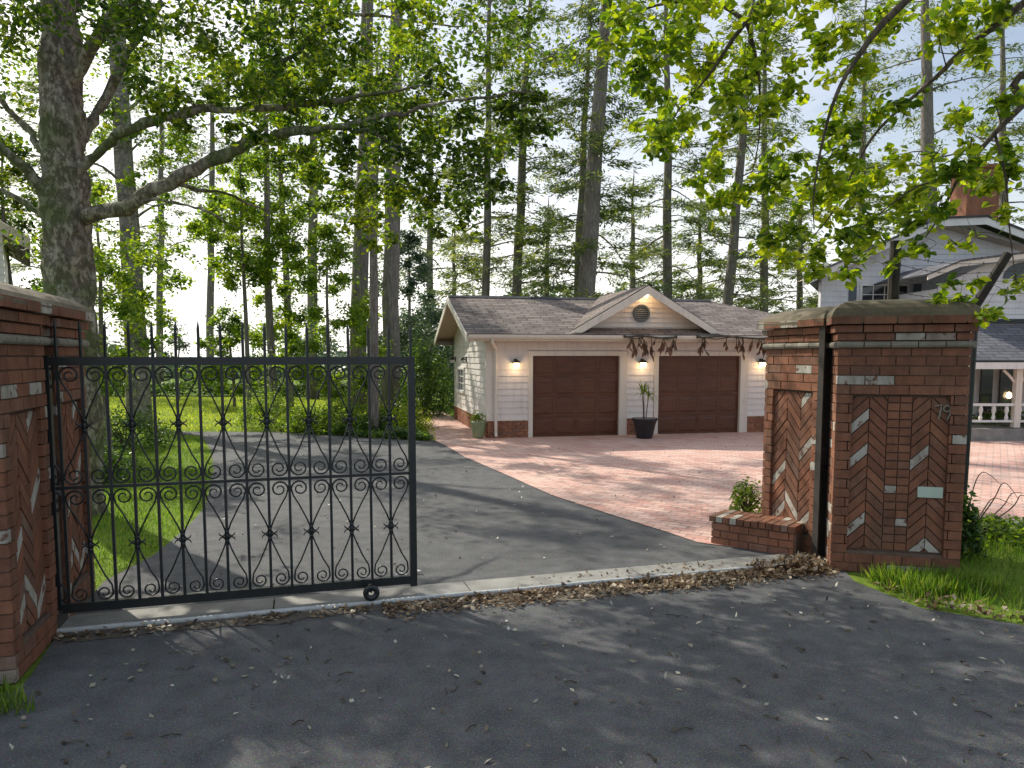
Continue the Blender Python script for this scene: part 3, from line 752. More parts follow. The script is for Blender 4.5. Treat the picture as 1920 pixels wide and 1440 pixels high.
# downspout
mb = MB(); mb.tube([(.02,-.56,2.38),(.02,-.54,2.28),(.19,-.10,2.12),(.19,-.075,2.0),(.19,-.075,.12),(.19,-.13,.05)], .038, 8); mb.build('downspout', M['trim'], gar)
# lit lamps: small real lamps in front of each lit glass
def lamp_light(p, e, name):
    l = bpy.data.lights.new(name, 'POINT'); l.energy = e; l.color = (1,.66,.34); l.shadow_soft_size = .06
    o = bpy.data.objects.new(name, l); COL.objects.link(o); o.location = p; o.parent = gar
for x in (.68, 3.87, 7.09): lamp_light((x,-.24,1.70), 2.6, 'lamp_bulb')
lamp_light((3.90,-.26,3.36), 3.0, 'lamp_bulb')

# pots
def leafclump(P, L, W, mat, parent, name='foliage', droop=.1, six=True, up=.5):
    V = leaf_array(np.array(P), L, W, up, droop, six); return link(name, quads_mesh(name, V), mat, parent)
def pot(label, p, prof, mat, plant):
    t = thing('plant_pot', label, 'plant pot', p)
    mb = MB(); mb.lathe(prof, n=24); mb.build('pot', mat, t, smooth=True)
    r = prof[-1][0]
    mb = MB(); mb.lathe([(r-.005, prof[-1][1]-.03), (r-.01, prof[-1][1]-.02)], n=24); mb.build('soil', M['soil'], t)
    plant(t, prof[-1][1]); return t
def bushy(n, r, h, L, mat):
    def f(t, z):
        P = rng.normal(size=(n,3))*[r/2,r/2,h/3]+[0,0,z+h/2]; leafclump(P, L, L*.5, mat, t)
    return f
pp = at(897,822); pot('small green glazed pot at the garage corner', (pp.x, pp.y, .008), [(.10,0),(.13,.05),(.17,.25),(.18,.36),(.19,.38),(.185,.40)], M['pot_green'], bushy(260,.16,.2,.07,M['sapling']))
pp = at(923,818); pot('rust brown pot beside the downspout', (pp.x, pp.y, .008), [(.15,0),(.17,.06),(.19,.34),(.205,.36),(.205,.42)], M['pot_rust'], bushy(160,.14,.25,.08,M['dead']))
def spiky(t, z):
    mb = MB(); r2 = random.Random(4)
    for k in range(3):
        a = k*2.1; mb.tube([(.03*math.cos(a),.03*math.sin(a),z-.03),(.06*math.cos(a),.06*math.sin(a),z+.3),(.09*math.cos(a),.09*math.sin(a),z+.5+.06*k)], [.012,.01,.008], 6)
    mb.build('stem', M['twig'], t)
    mb = MB()
    for k in range(3):
        a0 = k*2.1; c = Vector((.09*math.cos(a0),.09*math.sin(a0),z+.5+.06*k))
        for j in range(26):
            a = r2.uniform(0,6.28); e = r2.uniform(-.2,1.3); L = r2.uniform(.25,.42)
            d = Vector((math.cos(a)*math.cos(e), math.sin(a)*math.cos(e), math.sin(e))); sd_ = d.cross(Vector((0,0,1))).normalized()*.011
            m = c+d*L*.55; tip = c+d*L+Vector((0,0,-.10*(1.3-e)))
            mb.add([c-sd_*.6,c+sd_*.6,m+sd_,m-sd_,tip], [(0,1,2,3),(3,2,4)])
    mb.build('foliage', M['sapling'], t)
pp = at(1208,822); pot('large black tapered pot with a spiky plant between the garage doors', (pp.x, pp.y, .008), [(.18,0),(.20,.04),(.26,.34),(.29,.42),(.31,.44),(.31,.48),(.28,.48)], M['pot_black'], spiky)
# dried vines hanging from the gutter
def dried_vine(label, s0, s1, n, seed):
    r2 = random.Random(seed); t = thing('dried_vine', label, 'dried vine', tuple(Q(s0,-.66,0)), GRY)
    mb = MB(); W = s1-s0; P = []; D = []
    mb.tube([(0,.0,2.40),(W*.3,-.03,2.43),(W*.7,.02,2.38),(W,0,2.41)], .02, 6)
    mb.tube([(0,.03,2.44),(W*.2,-.05,2.36),(W*.45,.0,2.43),(W*.8,-.05,2.35),(W,0,2.44)], .014, 5)
    for k in range(n):
        x = r2.uniform(0,W); L = r2.uniform(.15,.42); dx = r2.uniform(-.2,.2)
        pts = [Vector((x,r2.uniform(-.04,.04),2.40)), Vector((x+dx*.4,-.03,2.40-L*.4)), Vector((x+dx,-.02,2.40-L))]
        mb.tube(pts, [.012,.010,.006], 5)
        for j in range(6):
            f_ = r2.uniform(.2,1); q = pts[0].lerp(pts[2], f_); P.append(tuple(q)); D.append((r2.uniform(-.5,.5), r2.uniform(-.3,.3), -1))
    mb.build('stem', M['twig'], t)
    V = leaf_array(np.array(P), .21, .065, .3, .5, True, unit(np.array(D))); link('dead_leaves', quads_mesh('dead_leaves', V), M['brown_leaf'], t)
dried_vine('brown dried vine hanging from the gutter between the two garage doors', 3.15, 4.5, 15, 1)
dried_vine('brown dried vine hanging from the gutter over the right garage door', 5.0, 7.3, 20, 2)

# ================================================================== MAIN HOUSE (right)
rnd.seed(9)
HO = (9.0, 22.0); ho = thing('main_house', 'large pale grey two storey house behind the right pillar', 'house', (*HO, 0), 0)
apx = 4.05
mb = MB(); eave = 4.25
gz = lambda s: 4.40+(s+.7)*.42 if s < 3.0 else 4.40+3.7*.42+.0*(s)
wy0 = (1.15, 2.55, 2.95, 4.05)
for poly in ([(0,0),(wy0[0],0),(wy0[0],4.1),(0,4.1)], [(wy0[1],0),(12,0),(12,4.1),(wy0[1],4.1)], [(wy0[0],0),(wy0[1],0),(wy0[1],wy0[2]),(wy0[0],wy0[2])], [(wy0[0],wy0[3]),(wy0[1],wy0[3]),(wy0[1],4.1),(wy0[0],4.1)]): siding(mb, poly, fr, .16)
siding(mb, [(0,4.1),(12,4.1),(8.2,4.3),(4.3,5.75),(3.0,5.72),(0,4.48)], fr, .16)
mb.box(.01,12,.03,.2,0,4.1); mb.add([(0,.2,0),(.2,.2,0),(4.1,8,0),(3.9,8,0),(0,.2,4.2),(.2,.2,4.2),(4.1,8,4.2),(3.9,8,4.2)],[(0,3,2,1),(4,5,6,7),(0,1,5,4),(1,2,6,5),(2,3,7,6),(3,0,4,7)]); mb.add([(0,.1,4.1),(12,.1,4.1),(8.2,.1,4.3),(4.3,.1,5.75),(3.0,.1,5.72),(0,.1,4.48)], [(0,1,2,3,4,5)])
mb.build('siding_wall', M['siding_grey'], ho)
mb = MB()
for (x0, z0, x1, z1) in ((-.72,4.14,3.0,5.80),(3.0,5.80,4.4,5.86),(4.4,5.86,8.9,4.2)):
    mb.add([(x0,-.52,z0-.2),(x1,-.52,z1-.2),(x1,-.52,z1),(x0,-.52,z0),(x0,-.48,z0-.2),(x1,-.48,z1-.2),(x1,-.48,z1),(x0,-.48,z0)], [(0,3,2,1),(4,5,6,7),(0,1,5,4),(1,2,6,5),(2,3,7,6),(3,0,4,7)])
mb.build('rake_board', M['trim_white'], ho)
roof_face('roof_slope', [(3.55,8,4.19),(-.75,-.56,4.19),(3.0,-.56,5.86),(7.3,8,5.86)], M['shingle_grey'], ho, .06)
roof_face('roof_slope', [(3.0,-.56,5.862),(4.4,-.56,5.92),(8.7,8,5.92),(7.3,8,5.862)], M['shingle_grey'], ho, .06)
roof_face('roof_slope', [(4.4,-.56,5.925),(9.0,-.56,4.2),(13.3,8,4.2),(8.7,8,5.925)], M['shingle_grey'], ho, .06)
mb = MB(); mb.add([(-.72,-.5,4.1),(3.0,-.5,5.76),(3.0,0,5.76),(-.72,0,4.1)], [(0,1,2,3)]); mb.add([(3.0,-.5,5.76),(8.9,-.5,4.1),(8.9,0,4.1),(3.0,0,5.76)], [(0,1,2,3)]); mb.build('soffit', M['soffit'], ho)
w = window(ho, fr, wy0[0]+.04, wy0[1]-.04, wy0[2]+.04, wy0[3]-.06, 4, 4, M['trim_white'], M['glass'])
mb = MB(); mb.box(.80,1.02,-.05,-.02,2.95,4.05); mb.build('shutter', M['shutter'], ho)
mb = MB(); mb.box(2.68,2.9,-.05,-.02,2.95,4.05); mb.build('shutter', M['shutter'], ho)
mb = MB(); c0 = atD(1790,400,24); mb.box(c0.x-9,c0.x-9+1.0,1.4,2.3,5.0,c0.z+1.25); mb.box(c0.x-9.06,c0.x-9+1.06,1.34,2.36,c0.z+1.25,c0.z+1.36); mb.build('chimney', M['brick_clean'], ho)
# projecting bay with its own gable and round window (local y -2.4)
bo = -2.4
mb = MB(); fb = lambda s, o, z: (s, bo-o, z)
siding(mb, [(2.05,0),(8.5,0),(8.5,4.55),(5.4,4.62),(3.2,4.30),(2.05,3.75)], fb, .16); mb.box(2.06,8.5,bo+.03,-.02,0,3.7); mb.add([(2.05,bo+.02,3.6),(8.5,bo+.02,3.6),(8.5,bo+.02,4.55),(5.4,bo+.02,4.62),(3.2,bo+.02,4.30),(2.05,bo+.02,3.75)], [(0,1,2,3,4,5)])
mb.build('bay_wall', M['siding_grey'], ho)
mb = MB()
for (x0, z0, x1, z1) in ((1.55,4.0,2.35,4.33),(2.35,4.33,5.4,4.72),(5.4,4.72,8.6,4.2)):
    mb.add([(x0,bo-.42,z0-.12),(x1,bo-.42,z1-.12),(x1,bo-.42,z1),(x0,bo-.42,z0),(x0,bo-.38,z0-.12),(x1,bo-.38,z1-.12),(x1,bo-.38,z1),(x0,bo-.38,z0)], [(0,3,2,1),(4,5,6,7),(0,1,5,4),(1,2,6,5),(2,3,7,6),(3,0,4,7)])
mb.build('bay_rake', M['trim'], ho)
roof_face('bay_roof', [(1.5,-.02,4.03),(1.5,bo-.45,4.03),(2.35,bo-.45,4.38),(2.35,-.02,4.38)], M['shingle_grey'], ho, .04)
roof_face('bay_roof', [(2.35,-.02,4.383),(2.35,bo-.45,4.383),(5.4,bo-.45,4.77),(5.4,-.02,4.77)], M['shingle_grey'], ho, .04)
mb = MB()
RX, RZ2 = 4.25, 3.95; n = 28
mb.add([(RX+.55*math.cos(math.pi*j/n), bo-.03, RZ2+.42*math.sin(math.pi*j/n)) for j in range(n+1)], [tuple(range(n+1))]); rw = mb.build('half_round_window', M['shutter'], ho)
# porch
PX0 = 1.3
roof_face('porch_roof', [(PX0-.4,-4.9,1.86),(9.5,-4.9,1.86),(9.5,bo-.03,2.92),(PX0-.4,bo-.03,2.92)], M['shingle_grey'], ho, .05)
mb = MB(); mb.box(PX0-.4,9.5,-4.93,-4.86,1.66,1.81); mb.build('porch_fascia', M['trim_white'], ho)
mb = MB(); mb.box(PX0-.3,9.5,-4.8,bo-.03,1.66,1.68); mb.build('porch_ceiling', M['soffit'], ho)
for x in (1.25, 2.72, 4.2, 5.7, 7.2):
    mb = MB(); mb.box(x-.07,x+.07,-4.75,-4.61,.30,1.655); mb.tube([(x+.07,-4.68,1.35),(x+.2,-4.68,1.5),(x+.34,-4.68,1.63)], .03, 6); mb.tube([(x-.07,-4.68,1.35),(x-.2,-4.68,1.5),(x-.34,-4.68,1.63)], .03, 6); mb.build('porch_post', M['trim'], ho)
mb = MB(); mb.box(PX0-.4,9.5,-4.72,-4.64,.80,.86); mb.box(PX0-.4,9.5,-4.71,-4.65,.42,.47)
x = PX0-.3
while x < 9.5: mb.lathe([(.03,.47),(.045,.52),(.025,.6),(.05,.7),(.03,.8)], (x,-4.68,0), 8); x += .3
mb.build('railing', M['trim_white'], ho)
mb = MB(); mb.box(PX0-.45,9.5,-4.9,bo-.03,0,.28); mb.build('porch_floor', M['concrete'], ho)
for (a, b) in ((2.2,2.6),(3.25,3.55),(3.75,4.15),(4.6,5.6),(6.2,7.2)):
    mb = MB(); mb.box(a,b,bo-.10,bo-.045,.35,1.62); mb.build('dark_opening', M['glass'], ho)
mb = MB(); mb.lathe([(.03,0),(.07,.04),(.05,.13),(.02,.16)], (3.95,-2.56,.86), 10); mb.build('porch_lamp', M['lamp'], ho)

# neighbour at far left: gable front facing the road, plan skewed away from the drive
nh = thing('neighbour_house', 'corner of a beige gabled roof at the far left edge above the brick pillar', 'house', (0,0,0), 0)
e = atD(54,443,15.4); sk = e.x/15.4; sl2 = .58
def NP(a, v, z): return (e.x-a+sk*v, 15.4+v, z)          # a metres left of the eave corner, v metres back
roof_face('roof_slope', [NP(0,5,e.z), NP(0,0,e.z), NP(5,0,e.z+5*sl2), NP(5,5,e.z+5*sl2)], M['shingle'], nh, .05)
mb = MB(); vs = [NP(0,-.05,e.z-.28), NP(0,-.05,e.z-.03), NP(5,-.05,e.z-.03+5*sl2), NP(5,-.05,e.z-.28+5*sl2)]; vs += [(x, y+.04, z) for x, y, z in vs]
mb.add(vs, [(0,1,2,3),(4,7,6,5),(0,4,5,1),(1,5,6,2),(2,6,7,3),(3,7,4,0)]); mb.build('rake_board', M['beige'], nh)
mb = MB(); mb.add([NP(.02,0,e.z-.1), NP(5,0,e.z-.1+5*sl2), NP(5,.7,e.z-.1+5*sl2), NP(.02,.7,e.z-.1)], [(0,1,2,3)]); mb.build('soffit', M['soffit'], nh)
mb = MB(); siding(mb, [(-5,0),(-.55,0),(-.55,e.z-.1+.55*sl2),(-5,e.z-.1+5*sl2)], lambda s_, o, z: (e.x+s_+sk*.7, 16.1-o, z), .16)
mb.add([(e.x-.57+sk*.7,16.12,0), NP(.57,5,0), NP(.57,5,e.z), (e.x-.57+sk*.7,16.12,e.z)], [(0,1,2,3)]); mb.build('siding_wall', M['siding'], nh)

# ================================================================== FENCE (right)
DF = 7.75
def fp(x, y): return atD(x, y, DF)
fb_ = fp(1815, 700)
fe = thing('metal_fence', 'black metal fence with barbed wire running off the right edge from the brick pillar', 'fence', (fb_.x, DF, 0), 0)
def L_(p): return (p.x-fb_.x, p.y-DF, p.z)
p1 = fp(1829,603); 
mb = MB(); mb.tube([(.02,0,-.05),(.05,0,p1.z+.06)], .028, 8); mb.build('fence_post', M['iron'], fe)
mb = MB(); mb.box(.05,9,-.02,.02,p1.z-.025,p1.z+.025); mb.build('top_rail', M['iron'], fe)
mb = MB(); mb.box(.05,9,-.03,.03,.06,.12); mb.build('bottom_rail', M['wood_post'], fe)
mb = MB(); mb.tube([(1.9,0,-.05),(1.9,0,p1.z+.06)], .028, 8); mb.build('fence_post', M['iron'], fe)
mb = MB()
x = -.06; mb.tube([(x,0.0,0),(x+.03,0,p1.z)], .007, 5); mb.build('tension_wire', M['track'], fe)
a_, b_ = fp(1670,640), fp(1680,452); mb = MB(); mb.tube([L_(a_), L_(b_)], [.058,.054], 10)
mb.build('wire_arm', M['wood_post'], fe)
a_, b_ = fp(1772,655), fp(1890,476); mb = MB(); mb.tube([L_(a_), L_(a_.lerp(b_,.5)+Vector((.012,0,0))), L_(b_)], [.052,.05,.044], 10); mb.build('wire_arm', M['wood_post'], fe)
for (y0, y1) in ((476,492),(494,510),(519,528),(545,552)):
    mb = MB(); A_, B_ = Vector(L_(fp(1676,y0))), Vector(L_(fp(1880-(y1-476)*.6,y1)))
    pts = [A_.lerp(B_, k/30)+Vector((0,0,-.05*math.sin(math.pi*k/30))) for k in range(31)]+[B_+Vector((k*.3,0,.01*math.sin(k))) for k in range(1,8)]
    mb.tube(pts, .0035, 4)
    for k in range(2, 30, 4):
        q = pts[k]; 
        for j in range(3): d = Vector((rnd.uniform(-1,1), rnd.uniform(-.6,.6), rnd.uniform(-1,1))).normalized()*.022; mb.tube([q-d, q+d], .0018, 3)
    mb.build('barbed_wire', M['dark'], fe)
# kerb along the verge behind the fence
mb = MB(); A_, B_ = Vector((4.45,7.95,0)), Vector((14,9.6,0)); d_ = (B_-A_).normalized(); n_ = Vector((-d_.y,d_.x,0)); N_ = 12
for k in range(N_):
    p, q = A_.lerp(B_, k/N_)+d_*.005, A_.lerp(B_, (k+1)/N_)-d_*.005
    vs = [p,q,q+n_*.14,p+n_*.14]; mb.add([v_+Vector((0,0,-.02)) for v_ in vs]+[v_+Vector((0,0,.11)) for v_ in vs], [(4,5,6,7),(0,1,5,4),(1,2,6,5),(2,3,7,6),(3,0,4,7)])
structure(mb.build('kerb', M['concrete']))

# ================================================================== VEGETATION
def smooth_pts(pts, k=4):
    P = [Vector(p) for p in pts]; out = []
    for i in range(len(P)-1):
        p0, p1, p2, p3 = P[max(i-1,0)], P[i], P[i+1], P[min(i+2,len(P)-1)]
        for j in range(k):
            t_ = j/k
            out.append(.5*((2*p1)+(p2-p0)*t_+(2*p0-5*p1+4*p2-p3)*t_*t_+(3*p1-p0-3*p2+p3)*t_**3))
    out.append(P[-1]); return out
def lerp_list(r, n):
    return [float(np.interp(i/(n-1)*(len(r)-1), range(len(r)), r)) for i in range(n)]
class Tree:
    def __init__(s, name, label, base, cat='tree', group=None):
        s.base = Vector(base); s.t = thing(name, label, cat, tuple(base), 0, group)
        s.wood = MB(); s.nodes = []; s.P = []; s.D = []
    def limb(s, pts, rad, n=8, k=4, attach=True, wob=0):
        q = smooth_pts(pts, k)
        if wob: q = [p+Vector((rnd.gauss(0,wob), rnd.gauss(0,wob), rnd.gauss(0,wob*.5))) if 0 < i < len(q)-1 else p for i, p in enumerate(q)]
        r = lerp_list(rad, len(q))
        s.wood.tube([p-s.base for p in q], r, n)
        if attach: s.nodes += [(p, rr) for p, rr in zip(q, r)]
    def near(s, c):
        return min(s.nodes, key=lambda nr: (nr[0]-c).length + max(0, nr[0].z-c.z)*.3)
    def cluster(s, c, r, n, flat=.7, twigs=3):
        c = Vector(c); b, br = s.near(c); m = b.lerp(c, .55)+Vector((rnd.uniform(-.15,.15), rnd.uniform(-.15,.15), rnd.uniform(0,.2)))
        tr = min(br*.6, .004+.006*(c-b).length)
        q = smooth_pts([b, m, c], 4); s.wood.tube([p-s.base for p in q], lerp_list([tr, tr*.7, .003], len(q)), 5, False)
        for i in (3, 6): s.nodes.append((q[i], tr*.7))
        for k in range(twigs):
            e_ = c+Vector((rnd.gauss(0,r*.7), rnd.gauss(0,r*.7), rnd.gauss(-.1*r,r*.45)))
            s.wood.tube([p-s.base for p in (c.lerp(b,.15), c.lerp(e_,.5)+Vector((0,0,.04)), e_)], [.004,.003,.0015], 4, False)
            nn = n//(twigs+1); tt = rng.uniform(.0,1.1,(nn,1)); a = np.array(c-s.base); b2 = np.array(e_-s.base)
            s.P.append(a+(b2-a)*tt+rng.normal(size=(nn,3))*r*.22)
        s.P.append(np.array(c-s.base)+rng.normal(size=(max(n-twigs*(n//(twigs+1)),1),3))*[r*.55,r*.55,r*.55*flat])
    def finish(s, L, W, leafmat, bark, six=False, up=.4, droop=.35, smooth=True, lump=0):
        if lump:
            from mathutils import noise
            s.wood.v = [tuple(Vector(p)+noise.noise_vector(Vector((p[0]*2.6, p[1]*2.6, p[2]*1.8)))*lump+noise.noise_vector(Vector(p)*9)*lump*.35) for p in s.wood.v]
        if s.P:
            V = leaf_array(np.concatenate(s.P), L, W, up, droop, six); link('crown', quads_mesh('crown', V), leafmat, s.t)
        s.wood.build('trunk', bark, s.t, smooth)
        return s.t

rnd.seed(31)
# ---- the big mossy tree at left, limbs over the drive
b0 = atD(140,1000,9.2); base = Vector((b0.x-.0, 9.2, 0))
T1 = Tree('broadleaf_tree', 'massive mossy trunked tree behind the left pillar with limbs reaching over the gate', base)
tw = lambda x, y, D=9.2: atD(x, y, D)
T1.limb([base+Vector((-.02,0,-.1)), base+Vector((0,0,.5)), tw(142,740), tw(132,560), tw(126,440), tw(122,330), tw(116,200), tw(112,60), tw(106,-120), tw(98,-400)], [.42,.33,.29,.275,.265,.25,.22,.2,.17,.1], 32, 12, wob=.006)
lim = [
 ([(150,410,9.2),(215,395,9.0),(250,372,8.9),(330,332,8.7),(400,292,8.5),(470,270,8.3),(540,252,8.1),(640,236,7.8),(760,215,7.5)], [.12,.115,.105,.095,.085,.07,.055,.04,.02]),
 ([(250,372,8.9),(300,345,9.2),(370,350,9.6),(440,370,10.0),(520,400,10.4)], [.05,.04,.03,.02,.008]),
 ([(250,378,8.9),(310,372,8.6),(350,380,8.4),(400,398,8.2),(450,425,8.0)], [.035,.022,.018,.013,.005]),
 ([(150,320,9.2),(190,280,9.1),(230,250,9.0),(290,228,8.8),(370,212,8.6),(460,205,8.4),(560,200,8.2),(680,180,7.9),(800,165,7.6)], [.1,.085,.075,.065,.055,.045,.035,.025,.012]),
 ([(140,270,9.2),(170,220,9.4),(205,170,9.6),(240,90,9.8),(300,0,10)], [.09,.08,.07,.055,.04]),
 ([(110,390,9.2),(60,330,9.0),(20,290,8.8),(-60,240,8.6)], [.10,.085,.075,.06]),
 ([(105,420,9.2),(70,400,9.2),(30,375,9.3),(-60,340,9.4)], [.06,.055,.045,.03]),
 ([(110,330,9.2),(70,270,9.4),(35,225,9.6),(-30,160,9.8)], [.07,.055,.045,.03]),
 ([(125,180,9.2),(190,60,9.0),(300,-60,8.7),(440,-140,8.4),(600,-190,8.0)], [.10,.09,.07,.055,.03]),
 ([(110,60,9.2),(200,-80,9.6),(330,-220,10.2),(480,-300,11)], [.10,.08,.06,.03]),
 ([(110,40,9.2),(60,-100,8.8),(-40,-220,8.2)], [.09,.07,.04]),
 ([(460,205,8.4),(520,120,8.6),(600,60,8.9),(700,20,9.2),(820,-10,9.5)], [.04,.035,.03,.022,.012]),
 ([(300,-60,8.7),(420,-20,9.4),(560,10,10.0),(720,30,10.6),(880,50,11)], [.05,.04,.03,.022,.012]),
 ([(640,236,7.8),(700,250,8.2),(770,290,8.6),(830,330,9)], [.03,.022,.014,.006]),
 ([(760,215,7.5),(840,190,7.3),(930,180,7.2),(1010,175,7.1)], [.02,.016,.011,.005]),
]
for pts, rad in lim: T1.limb([tw(*p) for p in pts], [q*.78 for q in rad], 10, 4, wob=.012)
# leaf clusters seen in the frame: (x, y, radius px, distance)
def clusters(T, L, n, D, dj=.5, flat=.7, twigs=3):
    for (x, y, r) in L:
        d = D+rnd.uniform(-dj, dj); T.cluster(atD(x, y, d), r/1400*d, int(n*(r/50)**1.3), flat, twigs)
mid = [(600,190,45),(650,170,40),(700,200,50),(770,200,55),(830,170,50),(880,210,50),(950,190,50),(1000,170,35),(640,270,45),(700,290,50),(760,290,55),(820,260,50),(880,270,50),(935,270,45),(980,240,40),(690,350,45),(740,370,45),(700,420,30),(820,370,40),(870,350,45),(870,410,35),(820,430,25),(900,320,40),(940,340,30),(850,300,45),(790,240,50),(730,240,45),(670,230,45),
       (330,180,40),(400,180,40),(300,200,30),(470,170,45),(540,170,45),(480,250,30),(560,290,40),(590,330,35),(520,300,30),(430,240,30),(620,380,35),(640,340,35),(350,240,25),(600,250,35)]
clusters(T1, mid, 215, 8.4, .8)
clusters(T1, [(700,460,24),(730,440,26),(760,350,34),(800,330,34),(860,380,30),(640,300,34),(660,420,22),(780,400,24),(920,370,22),(960,200,34),(1010,230,24),(550,215,30)], 170, 8.6, .7)
clusters(T1, [(rnd.uniform(0,1010), rnd.uniform(-40,165), rnd.uniform(35,65)) for _ in range(62)], 130, 8.8, 1.2)
clusters(T1, [(30,440,30),(60,470,28),(20,250,25),(60,200,30),(190,350,24),(200,240,20),(15,170,30),(75,330,14),(200,420,20)], 80, 9.8, .5)
# canopy above the frame that shades the entrance
for _ in range(130):
    a = rnd.uniform(0, 6.28); q = rnd.random()**.6
    T1.cluster((base.x+2.0+6.2*q*math.cos(a), base.y+1.9+5.4*q*math.sin(a), rnd.uniform(6.2,11.5)), rnd.uniform(.4,.8), 130, .6, 2)
for _ in range(62):      # leaf clusters added along the sun rays to shade the road before the gate
    h_ = rnd.uniform(5.6,10.5); T1.cluster((rnd.uniform(-2.1,.1)-.80*h_, rnd.uniform(3.5,5.0)+.83*h_, h_), rnd.uniform(.4,.65), 130, .6, 2)
T1.finish(.085, .052, M['alder'], M['bark_big'], True, lump=.075)

# ---- banded grey trunk beside the lawn
b1 = at(262,800); T2 = Tree('broadleaf_tree', 'straight pale grey trunk with dark bands rising from a shrub on the lawn', (b1.x,b1.y,0))
D2 = b1.y
T2.limb([b1+Vector((0,0,-.1)), atD(258,700,D2), atD(250,560,D2), atD(242,430,D2), atD(232,300,D2), atD(224,160,D2), atD(216,-20,D2), atD(205,-250,D2)], [.36,.30,.27,.25,.235,.22,.19,.12], 16, 4, wob=.01)
for (x0, y0, x1, y1, r) in ((240,420,330,380,.05),(236,350,150,300,.05),(245,480,300,520,.035),(250,560,200,520,.03),(228,220,330,150,.06),(222,100,140,20,.07),(218,40,330,-60,.06),(232,300,290,260,.04)):
    T2.limb([atD(x0,y0,D2), atD((x0+x1)/2,(y0+y1)/2-12,D2+rnd.uniform(-1,1)), atD(x1,y1,D2+rnd.uniform(-2,2))], [r,r*.6,r*.2], 6, 3)
clusters(T2, [(270,470,30),(290,640,26),(215,520,26),(330,520,24),(255,330,20),(250,250,30),(200,200,34),(300,180,34),(340,280,30),(300,490,34),(280,560,34),(310,530,26),(300,600,26),(330,470,24),(190,480,30),(200,560,30),(300,420,26),(270,640,20),(330,250,30),(300,300,30),(350,330,30),(310,370,25),(180,250,30),(160,330,25)], 420, D2, 1.0)
for _ in range(14):
    a = rnd.uniform(0,6.28); T2.cluster((b1.x+rnd.uniform(0,3)*math.cos(a), b1.y+rnd.uniform(0,3)*math.sin(a), rnd.uniform(9.5,15)), rnd.uniform(.6,1.0), 320, .6, 2)
T2.finish(.14, .09, M['sapling'], M['bark_grey'])

# ---- slender young trees
def sapling(label, x, yb, D, h, r, w, ccount, n, mat, leafL, crown=(.25,1.0), group=None, lean=0.0, mb_='bark_con'):
    p = atD(x, yb, D); B = Vector((p.x, D, 0)); T = Tree('young_tree', label, B, 'tree', group)
    top = B+Vector((lean*h, rnd.uniform(-.3,.3), h))
    T.limb([B+Vector((0,0,-.05)), B.lerp(top,.35)+Vector((rnd.uniform(-.1,.1),0,0)), B.lerp(top,.7)+Vector((rnd.uniform(-.15,.15),0,0)), top], [r,r*.85,r*.55,r*.12], 8, 5)
    for _ in range(ccount):
        f_ = rnd.uniform(*crown); a = rnd.uniform(0,6.28); q = w*math.sin(min(1,(f_-crown[0])/(crown[1]-crown[0])*.9+.12)*math.pi)**.6*math.sqrt(rnd.random())
        T.cluster(B.lerp(top, f_)+Vector((q*math.cos(a), q*math.sin(a), rnd.uniform(-.2,.2))), rnd.uniform(.22,.42)*max(1,w/1.6), int(n*1.9), .75, 2)
    T.finish(leafL, leafL*.55, mat, M[mb_]); return T.t
sapling('slim young tree with bright leaves just right of the massive mossy trunk', 181, 800, 13.5, 4.6, .045, .8, 22, 120, M['sapling'], .09, (.2,1))
sapling('second slim young tree between the mossy trunk and the banded grey trunk', 207, 800, 14.5, 5.2, .06, .9, 26, 120, M['lime'], .09, (.25,1))
sapling('thin stemmed tree seen above the seventh gate bars with sunlit leaves', 468, 790, 23, 8.2, .08, 1.7, 30, 150, M['sapling'], .14, (.5,1))
sapling('grey stemmed tree with yellow green crown left of its twin', 517, 790, 24, 12.2, .14, 2.0, 46, 160, M['lime'], .14, (.2,1))
sapling('grey stemmed tree with yellow green crown right of its twin', 545, 790, 26, 12.0, .14, 2.0, 46, 160, M['sapling'], .14, (.18,.95))
sapling('tall leafy tree with a high yellow green crown behind the gate end', 702, 790, 18.6, 11.5, .12, 2.4, 24, 190, M['lime'], .13, (.48,1))
sapling('small leafy tree low behind the right end of the gate', 620, 780, 22.5, 5.6, .07, 1.7, 40, 170, M['sapling'], .12, (.15,1))
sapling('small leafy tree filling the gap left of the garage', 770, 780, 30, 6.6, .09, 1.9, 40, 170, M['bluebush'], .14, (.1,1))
sapling('low bushy tree on the lawn beside the bright opening', 440, 770, 29, 3.6, .07, 1.5, 30, 170, M['sapling'], .13, (.15,1))
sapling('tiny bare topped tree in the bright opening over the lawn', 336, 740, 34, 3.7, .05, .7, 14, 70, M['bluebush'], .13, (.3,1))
sapling('leafy tree at far left between the roof corner and the mossy trunk', 40, 760, 19, 7.2, .09, 2.0, 44, 150, M['alder'], .13, (.35,1))

